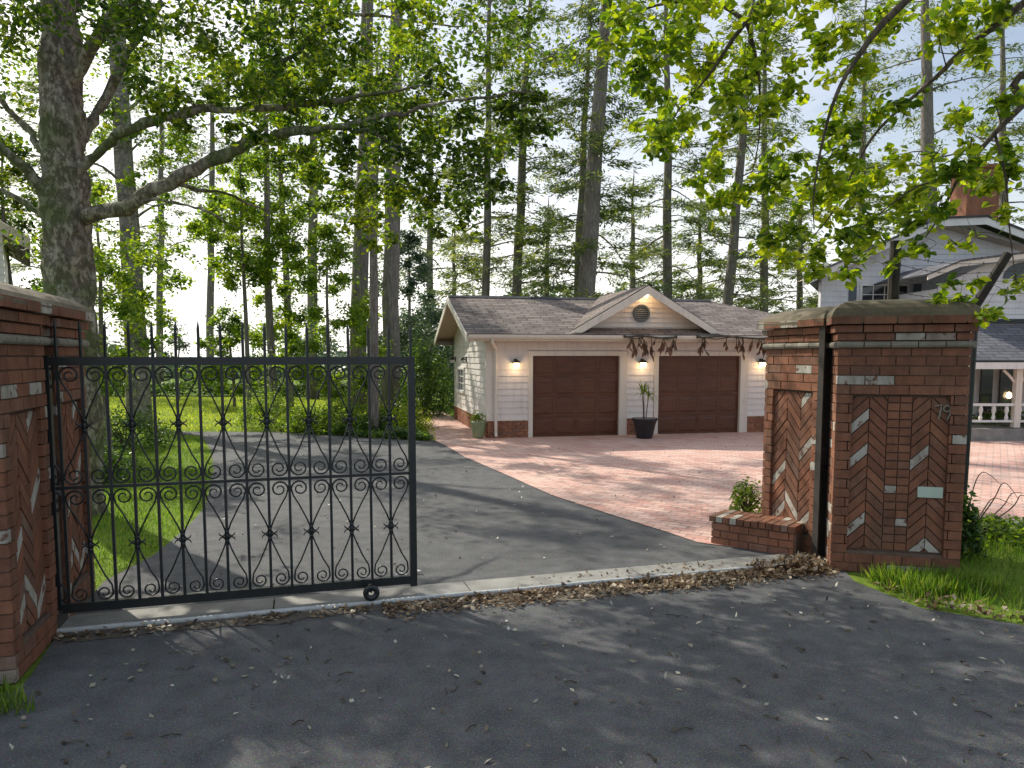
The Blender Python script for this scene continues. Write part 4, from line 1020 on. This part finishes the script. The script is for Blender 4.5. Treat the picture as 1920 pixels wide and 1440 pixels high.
# ---- tall conifers
def conifer(label, xb, yb, xt, yt, D, w, zb, Lm, dens=1.0, Htop=None, mat='conifer', low=0.0):
    """trunk through picture points (xb,yb) and (xt,yt) at distance D, w px wide"""
    a, b = atD(xb, yb, D), atD(xt, yt, D); d = (b-a)/(b.z-a.z)
    B = a-d*a.z; B.z = 0; Ht = Htop or D*.55+8
    r = w/2/1400*D; T = thing('conifer_tree', label, 'conifer', tuple(B), 0, None)
    wd_ = MB(); pts = []; n = 12
    for k in range(n+1):
        z = Ht*k/n; pts.append(Vector((d.x*z, 0, z))+Vector((rnd.gauss(0,.03), rnd.gauss(0,.03), 0)))
    pts[0].z = -.1
    wd_.tube(pts, [r*(1.22-.5*k/n-.62*(k/n)**3) if k else r*1.45 for k in range(n+1)], 12)
    P = []; Dr = []
    z = zb
    while z < Ht-.4:
        f_ = (z-zb)/(Ht-zb); L = Lm*(1-f_)**.5*rnd.choice([.35,.6,.85,1.0,1.2])*rnd.uniform(.8,1.15)+.3; az = rnd.uniform(0,2*math.pi)
        h = Vector((math.cos(az), math.sin(az), 0)); up = rnd.uniform(-.15,.38); dr = rnd.uniform(.1,.62)
        o = Vector((d.x*z,0,z)); br = [o+h*L*t_+Vector((0,0,L*(up*t_-dr*t_*t_))) for t_ in (0,.25,.5,.75,1)]
        wd_.tube(br, [.045*L/3,.034*L/3,.024*L/3,.014*L/3,.006], 4, False)
        sdv = Vector((-h.y,h.x,0))
        for c in range(int(3+L*1.7)):
            t_ = rnd.uniform(.28,1.0); sd_ = rnd.gauss(0,.2)*L*(1.15-t_)
            i = min(int(t_*4),3); q = br[i].lerp(br[i+1], t_*4-i)+sdv*sd_+Vector((0,0,-abs(sd_)*.15))
            if abs(sd_) > .15: wd_.tube([br[i], q], [.008,.004], 3, False)
            m = int(40*dens)
            sz_ = rnd.uniform(.6,1.35); cp = np.array(q)+rng.normal(size=(m,3))*[.29*sz_,.29*sz_,.09*sz_]+[0,0,-.05]; P.append(cp)
            dd = np.array(h*.7+sdv*(1 if sd_ > 0 else -1)*.6); Dr.append(np.tile(dd, (m,1)))
        z += rnd.uniform(.16,.44)/max(dens,.5)
    P = np.concatenate(P); Dr = np.concatenate(Dr)
    V = leaf_array(P, .28, .07, .9, .18, False, unit(Dr)); link('crown', quads_mesh('crown', V), M[mat], T)
    wd_.build('trunk', M['bark_con'], T, True); return T
CF = [
 ('tall bare conifer trunk, left one of the close pair above the gate end', 672,640,684,200,27,27,15.5,2.2,.55,23),
 ('tall bare conifer trunk, right one of the close pair above the gate end', 733,620,738,260,26,27,15.0,2.2,.55,23),
 ('thin conifer trunk standing between the close pair of bare trunks', 699,600,704,300,36,14,6.5,2.2,.8,17),
 ('conifer with slim trunk above the middle of the gate', 586,600,588,200,34,17,8.0,2.2,.6,20),
 ('conifer with slim reddish trunk rising behind the left of the garage ridge', 911,530,915,250,36,14,3.6,3.0,1.0,22),
 ('conifer with forked looking branches behind the garage ridge', 970,530,982,250,38,17,4.0,3.2,1.0,22),
 ('stout leaning conifer trunk behind the middle of the garage roof', 1098,550,1124,190,33,30,4.6,3.2,.9,23),
 ('slender conifer close beside the stout leaning one', 1082,550,1096,260,36,15,4.0,2.6,1.0,19),
 ('straight conifer directly behind the garage gable', 1251,530,1250,200,38,16,4.2,3.4,.9,23),
 ('leaning conifer trunk right of the gable behind the roof hip', 1366,570,1392,250,38,17,4.4,3.2,.9,22),
 ('thin upright conifer behind the right end of the garage roof', 1433,580,1434,250,42,14,4.0,3.2,.9,22),
 ('conifer between the garage and the grey house gable', 1612,520,1618,250,44,14,4.5,3.4,.9,23),
 ('conifer with open twiggy crown above the grey house roof', 1742,380,1738,170,38,26,8.0,3.6,.7,24),
 ('bushy conifer low behind the right end of the garage', 1500,580,1502,400,46,12,3.0,3.6,1.2,13),
 ('short rounded conifer behind the garage roof near the gable', 1310,580,1312,430,44,12,3.0,3.8,1.3,11.5),
 ('short bushy conifer left of the garage ridge end', 850,560,852,400,42,10,2.4,3.2,1.2,9.5),
 ('conifer behind the lawn left of the bright opening', 395,600,398,300,46,12,9.0,3.4,.8,22),
 ('distant conifer above the bright opening', 300,600,302,300,50,11,9.0,3.6,.8,24),
 ('conifer beyond the slim young trees at far left', 90,600,88,300,44,12,5.0,3.6,.9,22),
 ('distant conifer seen over the right edge of the house roof', 1880,400,1880,200,44,16,6.0,3.8,.9,24),
 ('distant conifer between the close pair and the garage', 805,560,808,300,52,12,7.5,3.6,.8,23),
 ('short conifer glimpsed between two slim trunks behind the ridge', 1025,540,1027,430,48,11,3.2,3.6,1.1,12),
 ('far conifer left of the straight one behind the gable', 1185,540,1187,400,54,12,4.0,4.0,.9,15),
]
for i, c in enumerate(CF):
    rnd.seed(100+i); conifer(*c)

# ---- overhanging branches from a tree off the right side
rnd.seed(77)
T3 = Tree('overhanging_tree', 'bright yellow green leafy boughs hanging over the right pillar from a trunk beyond the frame', (8.6,6.2,0))
T3.limb([(8.6,6.2,-.1),(8.55,6.2,2),(8.3,6.3,4.2),(7.6,6.3,6.0),(6.6,6.3,7.4),(5.6,6.5,8.6)], [.26,.22,.19,.15,.1,.05], 14, 4, wob=.01)
tr = lambda x, y, D=6.2: atD(x, y, D)
for pts, rad in [
 ([(8.3,6.3,4.2), tr(1990,130,6.2), tr(1915,200,6.2), tr(1865,250,6.1), tr(1800,330,6.0), tr(1765,400,6.0), tr(1735,445,6.0)], [.06,.035,.028,.022,.014,.009,.004]),
 ([(7.6,6.3,6.0), (5.8,6.0,6.1), (4.2,5.9,5.6), tr(1700,0,5.9), tr(1600,120,5.9), tr(1560,200,5.9), tr(1535,300,5.9), tr(1525,380,5.9), tr(1527,430,5.9)], [.08,.06,.045,.03,.018,.013,.009,.006,.003]),
 ([(5.8,6.0,6.1), tr(1850,60,6.4), tr(1760,140,6.4), tr(1650,240,6.4), tr(1600,320,6.4), tr(1560,400,6.4), tr(1500,470,6.4)], [.04,.028,.018,.012,.009,.006,.003]),
 ([(4.2,5.9,5.6), (2.6,6.1,5.4), tr(1400,40,6.4), tr(1330,140,6.4), tr(1270,210,6.4), tr(1240,270,6.4)], [.04,.03,.02,.012,.007,.003]),
 ([tr(1400,40,6.4), tr(1420,120,6.6), tr(1425,200,6.6), tr(1420,280,6.6), tr(1400,360,6.6)], [.02,.012,.008,.006,.003]),
 ([tr(1400,40,6.4), tr(1320,0,6.8), tr(1200,20,7.2), tr(1120,80,7.4)], [.02,.016,.01,.004]),
 ([tr(1865,250,6.1), tr(1885,330,6.1), tr(1892,420,6.1), tr(1905,530,6.1)], [.012,.009,.006,.003]),
 ([tr(1800,330,6.0), tr(1720,350,6.0), tr(1650,400,6.0), tr(1590,450,6.0)], [.01,.007,.005,.003]),
 ([(7.6,6.3,6.0), (7.0,5.4,6.3), (5.5,4.6,6.2), (4.0,4.2,5.8)], [.07,.05,.035,.015])]:
    T3.limb(pts, rad, 8, 4)
right = [(1260,235,34),(1245,280,28),(1230,255,24),(1290,220,26),(1370,180,30),(1385,225,30),(1360,250,22),(1340,325,22),(1310,340,24),(1440,190,26),(1480,175,22),(1300,175,18),(1225,180,22),
 (1545,320,34),(1580,290,32),(1560,250,28),(1590,190,30),(1600,240,24),(1560,350,30),(1520,365,26),(1450,300,24),(1430,340,26),(1390,360,26),(1345,380,24),(1470,330,24),(1500,290,16),
 (1640,330,34),(1610,370,34),(1560,400,34),(1500,430,30),(1590,440,30),(1470,480,26),(1530,475,26),(1520,510,22),(1440,445,18),(1600,480,26),(1640,440,22),
 (1720,350,34),(1770,330,34),(1830,300,34),(1880,270,28),(1855,350,30),(1760,390,28),(1710,420,24),(1680,380,26),(1880,190,26),(1800,220,24),(1690,190,24),(1640,210,26),(1900,310,24),(1690,300,22),(1815,270,22),
 (1780,462,9),(1815,460,11),(1735,470,9),(1900,525,14),(1885,545,12),(1800,560,16),(1780,530,12),(1830,530,12),(1840,590,12),(1665,500,12),(1690,480,10),(1620,410,22),(1700,390,22),(1880,400,18),(1590,510,16),(1860,590,14),(1760,560,13),(1720,460,14)]
clusters(T3, right, 120, 6.2, .35, .8)
clusters(T3, [(x+rnd.uniform(-40,40), y+rnd.uniform(-40,30), q*.9) for x, y, q in right[:54]], 60, 7.2, .5, .8)
clusters(T3, [(rnd.uniform(1130,1900), rnd.uniform(-80,165), rnd.uniform(24,40)) for _ in range(60)], 95, 6.5, .5)
for _ in range(52):
    T3.cluster((rnd.uniform(2.4,9.5), rnd.uniform(3.6,9.0), rnd.uniform(5.6,8.8)), rnd.uniform(.3,.6), 95, .6, 2)
T3.finish(.092, .066, M['lime'], M['twig'], True)

# ---- shade trees standing left and behind, outside or at the edge of the frame
def shade_tree(label, x, y, h, w, cc, seed, leaf=.16, zlo=.35):
    rnd.seed(seed); B = Vector((x,y,0)); T = Tree('broadleaf_tree', label, B)
    T.limb([B+Vector((0,0,-.1)), B+Vector((.1,0,h*.3)), B+Vector((-.1,.1,h*.65)), B+Vector((.1,0,h))], [.3,.25,.16,.03], 12, 4)
    for _ in range(9):
        a = rnd.uniform(0,6.28); z = rnd.uniform(zlo,.8)*h; e_ = B+Vector((w*.8*math.cos(a), w*.8*math.sin(a), z+rnd.uniform(.5,2)))
        s_ = B+Vector((0,0,z-.8)); T.limb([s_, s_.lerp(e_,.5)+Vector((0,0,.2)), e_], [.09,.06,.02], 6, 3)
    for _ in range(cc):
        a = rnd.uniform(0,6.28); q = w*math.sqrt(rnd.random()); T.cluster((x+q*math.cos(a), y+q*math.sin(a), rnd.uniform(zlo*h, h)), rnd.uniform(.5,.9), 85, .6, 2)
    T.finish(leaf, leaf*.6, M['alder'], M['bark_grey'])

# ---- shrubs
def shrub(label, x, yb, D, w, h, n, mat, L=.08, name='shrub', pts=None):
    p = at(x, yb) if D is None else Vector((atD(x,700,D).x, D, 0))
    t = thing(name, label, 'shrub', (p.x,p.y,0), 0); mb = MB()
    k = 9; P = []
    for i in range(k):
        a = rnd.uniform(0,6.28); q = rnd.uniform(.2,.95); e_ = Vector((w*.5*q*math.cos(a), w*.5*q*math.sin(a), h*rnd.uniform(.6,1)*(1-.3*q)))
        mb.tube([(0,0,-.02), tuple(e_*.5+Vector((0,0,.05*h))), tuple(e_)], [.02,.014,.005], 5)
    th_ = rng.uniform(0,2*np.pi,n); u_ = rng.uniform(0,1,n); ph = np.arccos(u_); rr = rng.uniform(.45,1.0,n)**.5
    nz = 1+.16*np.sin(th_*3+rnd.uniform(0,6))+.12*np.sin(th_*5+ph*4)
    P = np.stack([w/2*rr*nz*np.sin(ph)*np.cos(th_), w/2*rr*nz*np.sin(ph)*np.sin(th_), h*rr*nz*np.cos(ph)*.95+.03],1)
    V = leaf_array(P, L, L*.5, .5, .1, False); link('foliage', quads_mesh('foliage', V), mat, t); mb.build('stem', M['twig'], t); return t
rnd.seed(55)
shrub('dark shrub at the foot of the banded grey trunk', 235, 840, None, 1.9, .85, 3800, M['shrub'])
shrub('pale shrub on the lawn behind the left pillar pair', 180, 900, 11.5, 1.2, .6, 2000, M['shrub'])
shrub('tall yellow green bush at the lawn edge behind the gate centre', 500, 760, 20.4, 1.7, 1.15, 3600, M['sapling'])
shrub('bushy green shrub in the bed below the close pair of trunks', 655, 760, 19.4, 2.2, .85, 4200, M['sapling'])
shrub('dark compact shrub in the middle of the bed', 700, 780, 18.8, 1.0, .55, 2200, M['shrub'])
shrub('light green shrub at the right end of the bed', 745, 780, 19.6, 1.8, .7, 3400, M['lime'], .07)
shrub('large dark glossy shrub against the left wall of the garage', 795, 780, 24.5, 1.9, 2.6, 7000, M['shrub'], .11)
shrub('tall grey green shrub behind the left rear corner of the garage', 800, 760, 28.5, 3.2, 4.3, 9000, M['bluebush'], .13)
shrub('round shrub in the bed at the lawn side end', 575, 780, 19.0, 1.2, .7, 2600, M['sapling'])
shrub('small green plant growing behind the low planter wall', 1400, 965, None, .42, .42, 900, M['sapling'], .06)
shrub('weedy green plant at the right foot of the broad pillar', 1800, 1040, None, .36, .6, 1000, M['shrub'], .08)
shrub('low green shrub before the porch at the right edge', 1900, 815, None, 2.4, .6, 2400, M['shrub'], .1)
shrub('sprawling green weed against the fence foot right of the pillar', 1860, 1010, None, .9, .22, 1300, M['sapling'], .07)
# bare arching twigs by the fence
pp = at(1810, 1010); tg = thing('twiggy_plant', 'bare arching brown twigs right of the broad brick pillar', 'plant', (pp.x,pp.y,0))
for k in range(5):
    mb = MB(); L = rnd.uniform(.5,1.0); a = rnd.uniform(-.3,.5)
    mb.tube(smooth_pts([(0,0,0),(.08+.1*k,a*.2,L*.5),(.2+.1*k,a*.3,L*.75),(.42+.08*k,a*.4,L*rnd.uniform(.5,.85))],4), lerp_list([.009,.007,.005,.002],13), 5); mb.build('stem', M['twig'], tg)

# ---- ground cover, grass, litter, far woods: stuff nobody could count
def stuff(name, V, mat, label, cat):
    return tag(link(name, quads_mesh(name, V), mat), label, cat, kind='stuff')
def in_poly(P, poly):
    x, y = P[:,0], P[:,1]; c = np.zeros(len(P), bool); n = len(poly)
    for i in range(n):
        (x0,y0),(x1,y1) = poly[i], poly[(i+1)%n]
        k = ((y0 > y) != (y1 > y)) & (x < (x1-x0)*(y-y0)/((y1-y0) if y1 != y0 else 1e-9)+x0); c ^= k
    return c
def scatter(poly, n):
    xs = [p[0] for p in poly]; ys = [p[1] for p in poly]; out = []
    tot = 0
    while tot < n:
        P = np.stack([rng.uniform(min(xs),max(xs),n*2), rng.uniform(min(ys),max(ys),n*2)],1); P = P[in_poly(P, poly)]; out.append(P); tot += len(P)
    return np.concatenate(out)[:n]
def blades(poly, n, h, w, z=0.0, amp=.6):
    P = scatter(poly, n); P = np.concatenate([P, np.full((n,1), z)],1)
    d = np.tile(np.array([0,0,1.0]), (n,1)); nz = .6+.4*np.sin(P[:,:1]*3.1)*np.sin(P[:,1:2]*2.7)
    V = leaf_array(P, h*(1+amp*(nz-.6)), w, 0, 0, False, d); return V
nearlawn = [(-3.47,5.95),(-3.60,6.4),(-3.55,7.22),(-3.73,8.37),(-4.02,9.58),(-4.53,11.0),(-5.2,12.81),(-11,12.8),(-9,6)]
lawn2 = [(-5.2,12.81),(-6.25,15.3),(-7.65,18.2),(-9.3,19.3),(-20,19.3),(-14,12.8)]
lawn3 = [(-6.9,19.3),(-5.4,19.0),(-3.3,17.75),(-1.75,17.1),(-2.6,24),(-3,34),(-24,36),(-20,19.3),(-9.3,19.4)]
stuff('grass', np.concatenate([blades(nearlawn, 52000, .055, .009, -.01), blades(lawn2, 30000, .06, .014, -.01)]), M['grass'], 'bright green mown lawn grass left of the drive behind the gate', 'grass')
M['grass_far'] = m_leaf('sunlit_grass', [(0,(.20,.26,.04)),(.5,(.34,.42,.06)),(1,(.5,.52,.14))], .5, (1.5,1.5,.6), .35)  # brighter, yellower copy of the grass, sunlight painted into its colours
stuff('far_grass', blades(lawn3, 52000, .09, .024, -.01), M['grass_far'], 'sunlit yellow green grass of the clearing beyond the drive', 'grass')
verge = [(3.02,6.40),(3.0,6.25),(3.22,5.68),(3.76,5.30),(6.0,4.4),(9,3.6),(14,5),(14,9.4),(4.5,7.9),(4.05,7.0),(4.0,6.45)]
stuff('verge_grass', np.concatenate([blades(verge, 34000, .13, .010, -.01, .9), blades([(3.1,6.38),(3.9,6.22),(4.1,6.0),(3.3,5.9)], 2500, .16, .011, -.01, .5)]), M['grass'], 'long rough grass at the foot of the right pillar and along the fence', 'grass')
stuff('corner_grass', blades([(-3.9,4.6),(-2.95,4.22),(-2.6,3.95),(-3.4,3.5),(-5,4)], 3500, .10, .01, -.01), M['grass'], 'tuft of grass at the foot of the left pillar', 'grass')
P = scatter([(-1.85,17.15),(-3.3,17.75),(-5.44,18.95),(-6.1,19.3),(-5.4,20.0),(-2.2,18.3)], 7000)
z = (.10+.16*(np.sin(P[:,0]*4.2)*.5+.5)*(np.sin(P[:,0]*9.7+P[:,1]*3)*.4+.6))[:,None]*rng.uniform(.1,1,(7000,1))
stuff('ground_cover', leaf_array(np.concatenate([P, z],1), .10, .06, .8, .0), M['shrub'], 'low leafy ground cover edging the bed along the drive', 'ground cover')
def flat_leaves(P, L, W, tilt=.35, zmax=.02):
    n = len(P); P3 = np.concatenate([P, rng.uniform(.004, zmax, (n,1))+.004],1)
    d = rng.normal(size=(n,3)); d[:,2] *= tilt; d = unit(d); nn = np.tile([0,0,1.0],(n,1))+rng.normal(size=(n,3))*tilt
    s_ = unit(np.cross(d,nn)); up_ = np.cross(s_,d); up_ *= np.sign(up_[:,2:3]+1e-9)
    Lr = L*rng.uniform(.5,1.4,(n,1)); Wr = W*rng.uniform(.5,1.3,(n,1)); c = rng.uniform(-.2,.9,(n,1))
    a = P3; b = P3+d*Lr*.45+s_*Wr*.5+up_*Wr*.35*c; e_ = P3+d*Lr*.45-s_*Wr*.5+up_*Wr*.35*c; t_ = P3+d*Lr+up_*Lr*.12*c
    V = np.stack([a,b,t_,e_],1); V[:,:,2] = np.maximum(V[:,:,2], .006); return V
def band(n, s0, s1, v0, v1, dens=None):
    s = rng.uniform(s0,s1,n); f_ = rng.beta(1.3,2.2,n); v = v0+(v1-v0)*f_
    keep = rng.uniform(0,1,n) < (.35+.65*(np.sin(s*4.1)*.3+np.sin(s*9.3+1)*.2+.5)); s, v = s[keep], v[keep]
    return np.stack([GA.x+gu.x*s+gv.x*v, GA.y+gu.y*s+gv.y*v],1)
P = np.concatenate([band(3600,2.3,6.3,-.19,-.62), band(1500,4.2,6.55,-.17,-.5), band(380,-.0,2.5,-.19,-.42), band(700,3.6,6.6,-.1,.2)[:260]])
stuff('leaf_litter', np.concatenate([flat_leaves(P,.043,.028,.38,.022), flat_leaves(P[::11]+.01,.062,.042,.35,.025), flat_leaves(P[::4]-.006,.05,.007,.25,.02), flat_leaves(scatter([V2(G(5.6,-.1)),V2(G(6.45,.05)),V2(G(6.5,-.35)),V2(G(5.7,-.5))],700),.06,.03,.6,.05)]), M['dead'], 'drift of dry brown leaves along the front of the concrete threshold', 'leaf litter')
P = np.concatenate([scatter([(-3,3.2),(3,3.2),(3.6,5.2),(2.9,6.3),(-2.8,4.7)], 300), scatter([V2(G(.6,.3)),V2(G(6,.3)),(1.7,8.3),(-1.6,16.5),(-6,17),(-3.6,8)], 330), scatter([(2.2,8),(-.8,14.6),(-.9,17),(8,18),(6,9)],220)])
stuff('scattered_leaves', flat_leaves(P,.042,.026,.5,.02), M['petal'], 'small pale and dark fallen leaves scattered over the asphalt and pavers', 'fallen leaves')
P = np.concatenate([scatter([(3.0,6.3),(3.2,5.6),(3.8,5.22),(6,4.3),(6,4.6),(3.8,5.5),(3.3,5.95)], 500)])
stuff('verge_litter', flat_leaves(P,.06,.035,.5,.05), M['dead'], 'dry leaves caught along the edge of the rough grass on the right', 'leaf litter')
rnd.seed(3)
sticks = MB()
for _ in range(70):
    x, y = rnd.uniform(-2.5,3), rnd.uniform(3.4,5.6); a = rnd.uniform(0,3.14); L = rnd.uniform(.03,.10)
    sticks.tube([(x,y,.006),(x+L*.5*math.cos(a),y+L*.5*math.sin(a)+.006,.014),(x+L*math.cos(a),y+L*math.sin(a),.007)], .0035, 4)
    if rnd.random() < .3: sticks.lathe([(.004,0),(.010,.005),(.011,.011),(.005,.018)], (x,y,.004), 7)
tag(sticks.build('twig_debris', M['twig']), 'small twigs and cones scattered over the asphalt in front of the gate', 'twig debris', kind='stuff')
# far woods and hedge at the end of the lawn
n = 60000; x = rng.uniform(-75,75,n); y = 62+rng.uniform(0,22,n)+.004*x*x
hh = 3.2+2.2*np.sin(x*.21)+1.6*np.sin(x*.53+1)+1.1*np.sin(x*1.3+2)+np.where(x > -12, 2.5, 0); hh = np.maximum(hh, 1.4)
gap = (x < -21) & (x > -36); hh = np.where(x < -10, hh*.62, hh); hh = np.where(gap, 1.2+.3*np.sin(x*1.7), hh)
P = np.stack([x,y,hh*rng.uniform(0,1,n)**.7],1)
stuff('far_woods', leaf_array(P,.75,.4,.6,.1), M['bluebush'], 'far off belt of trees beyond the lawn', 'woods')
n = 16000; x = rng.uniform(-30,-2.5,n); y = 37+rng.uniform(-.7,.7,n); P = np.stack([x,y,(.75+.25*np.sin(x*1.9)+.15*np.sin(x*4.7))*rng.uniform(0,1,n)**.6],1)
stuff('hedge_row', leaf_array(P,.2,.11,.6,.1), M['shrub'], 'low uneven hedge at the far end of the lawn', 'hedge')

# ================================================================== LIGHT, SKY, CAMERA
SUN_EL, SUN_AZ = R(41), math.atan2(-.69,.72)     # azimuth from +Y towards +X
w = bpy.data.worlds.new('World'); scene.world = w; w.use_nodes = True; nt = w.node_tree; nt.nodes.clear()
sky = nt.nodes.new('ShaderNodeTexSky'); sky.sky_type = 'NISHITA'; sky.sun_disc = False
sky.sun_elevation = SUN_EL; sky.sun_rotation = SUN_AZ; sky.air_density = 1.2; sky.dust_density = 3.0; sky.ozone_density = 1.5
tc = nt.nodes.new('ShaderNodeTexCoord'); nz = nt.nodes.new('ShaderNodeTexNoise'); nz.inputs['Scale'].default_value = 2.2; nz.inputs['Detail'].default_value = 6; nz.inputs['Roughness'].default_value = .6
mp = nt.nodes.new('ShaderNodeMapping'); mp.inputs['Scale'].default_value = (1,1,2.6); nt.links.new(tc.outputs['Generated'], mp.inputs[0]); nt.links.new(mp.outputs[0], nz.inputs['Vector'])
rp = nt.nodes.new('ShaderNodeValToRGB'); rp.color_ramp.elements[0].position = .42; rp.color_ramp.elements[1].position = .62; rp.color_ramp.elements[0].color = (.15,.15,.15,1); rp.color_ramp.elements[1].color = (.75,.75,.75,1)
nt.links.new(nz.outputs['Fac'], rp.inputs[0])
mx = nt.nodes.new('ShaderNodeMix'); mx.data_type = 'RGBA'; nt.links.new(rp.outputs[0], mx.inputs[0]); nt.links.new(sky.outputs[0], mx.inputs[6]); mx.inputs[7].default_value = (6.6,6.9,7.5,1)
bg = nt.nodes.new('ShaderNodeBackground'); bg.inputs[1].default_value = .15
# pale haze low over the horizon, strongest towards the sun
sx_ = nt.nodes.new('ShaderNodeSeparateXYZ'); nt.links.new(tc.outputs['Generated'], sx_.inputs[0])
hz = nt.nodes.new('ShaderNodeMapRange'); hz.interpolation_type = 'SMOOTHSTEP'; hz.inputs[1].default_value = .0; hz.inputs[2].default_value = .34; hz.inputs[3].default_value = .9; hz.inputs[4].default_value = 0.0; nt.links.new(sx_.outputs[2], hz.inputs[0])
dt = nt.nodes.new('ShaderNodeVectorMath'); dt.operation = 'DOT_PRODUCT'; nt.links.new(tc.outputs['Generated'], dt.inputs[0]); dt.inputs[1].default_value = (-.5,.86,.1)
hr = nt.nodes.new('ShaderNodeMapRange'); hr.inputs[1].default_value = .2; hr.inputs[2].default_value = 1.0; hr.inputs[3].default_value = .0; hr.inputs[4].default_value = 1.0; nt.links.new(dt.outputs['Value'], hr.inputs[0])
hm = nt.nodes.new('ShaderNodeMath'); hm.operation = 'MULTIPLY'; nt.links.new(hz.outputs[0], hm.inputs[0]); nt.links.new(hr.outputs[0], hm.inputs[1])
m3 = nt.nodes.new('ShaderNodeMix'); m3.data_type = 'RGBA'; nt.links.new(hm.outputs[0], m3.inputs[0]); nt.links.new(mx.outputs[2], m3.inputs[6]); m3.inputs[7].default_value = (12.5,12.2,11.6,1)
nt.links.new(m3.outputs[2], bg.inputs[0])
wo_ = nt.nodes.new('ShaderNodeOutputWorld'); nt.links.new(bg.outputs[0], wo_.inputs[0])
sl_ = bpy.data.lights.new('sun', 'SUN'); sl_.energy = 5.0; sl_.angle = R(.53); sl_.color = (1,.94,.82)
so = bpy.data.objects.new('sun', sl_); COL.objects.link(so)
dsun = Vector((math.sin(SUN_AZ)*math.cos(SUN_EL), math.cos(SUN_AZ)*math.cos(SUN_EL), math.sin(SUN_EL)))
so.rotation_euler = dsun.to_track_quat('Z','Y').to_euler(); so.location = dsun*60
cam = bpy.data.cameras.new('camera'); co = bpy.data.objects.new('camera', cam); COL.objects.link(co)
cam.sensor_fit = 'HORIZONTAL'; cam.sensor_width = 36; cam.lens = 36*F/1920; cam.clip_end = 1500; cam.clip_start = .05
cam.shift_y = (CY-720)/1920
co.location = (0,0,H); co.rotation_euler = (math.pi/2-PITCH, 0, 0)
scene.camera = co
scene.render.engine = 'CYCLES'
scene.cycles.max_bounces = 8; scene.cycles.transmission_bounces = 4; scene.cycles.transparent_max_bounces = 6
scene.render.resolution_x, scene.render.resolution_y = 1024, 768
scene.view_settings.view_transform = 'Standard'; scene.view_settings.look = 'None'; scene.view_settings.exposure = 0
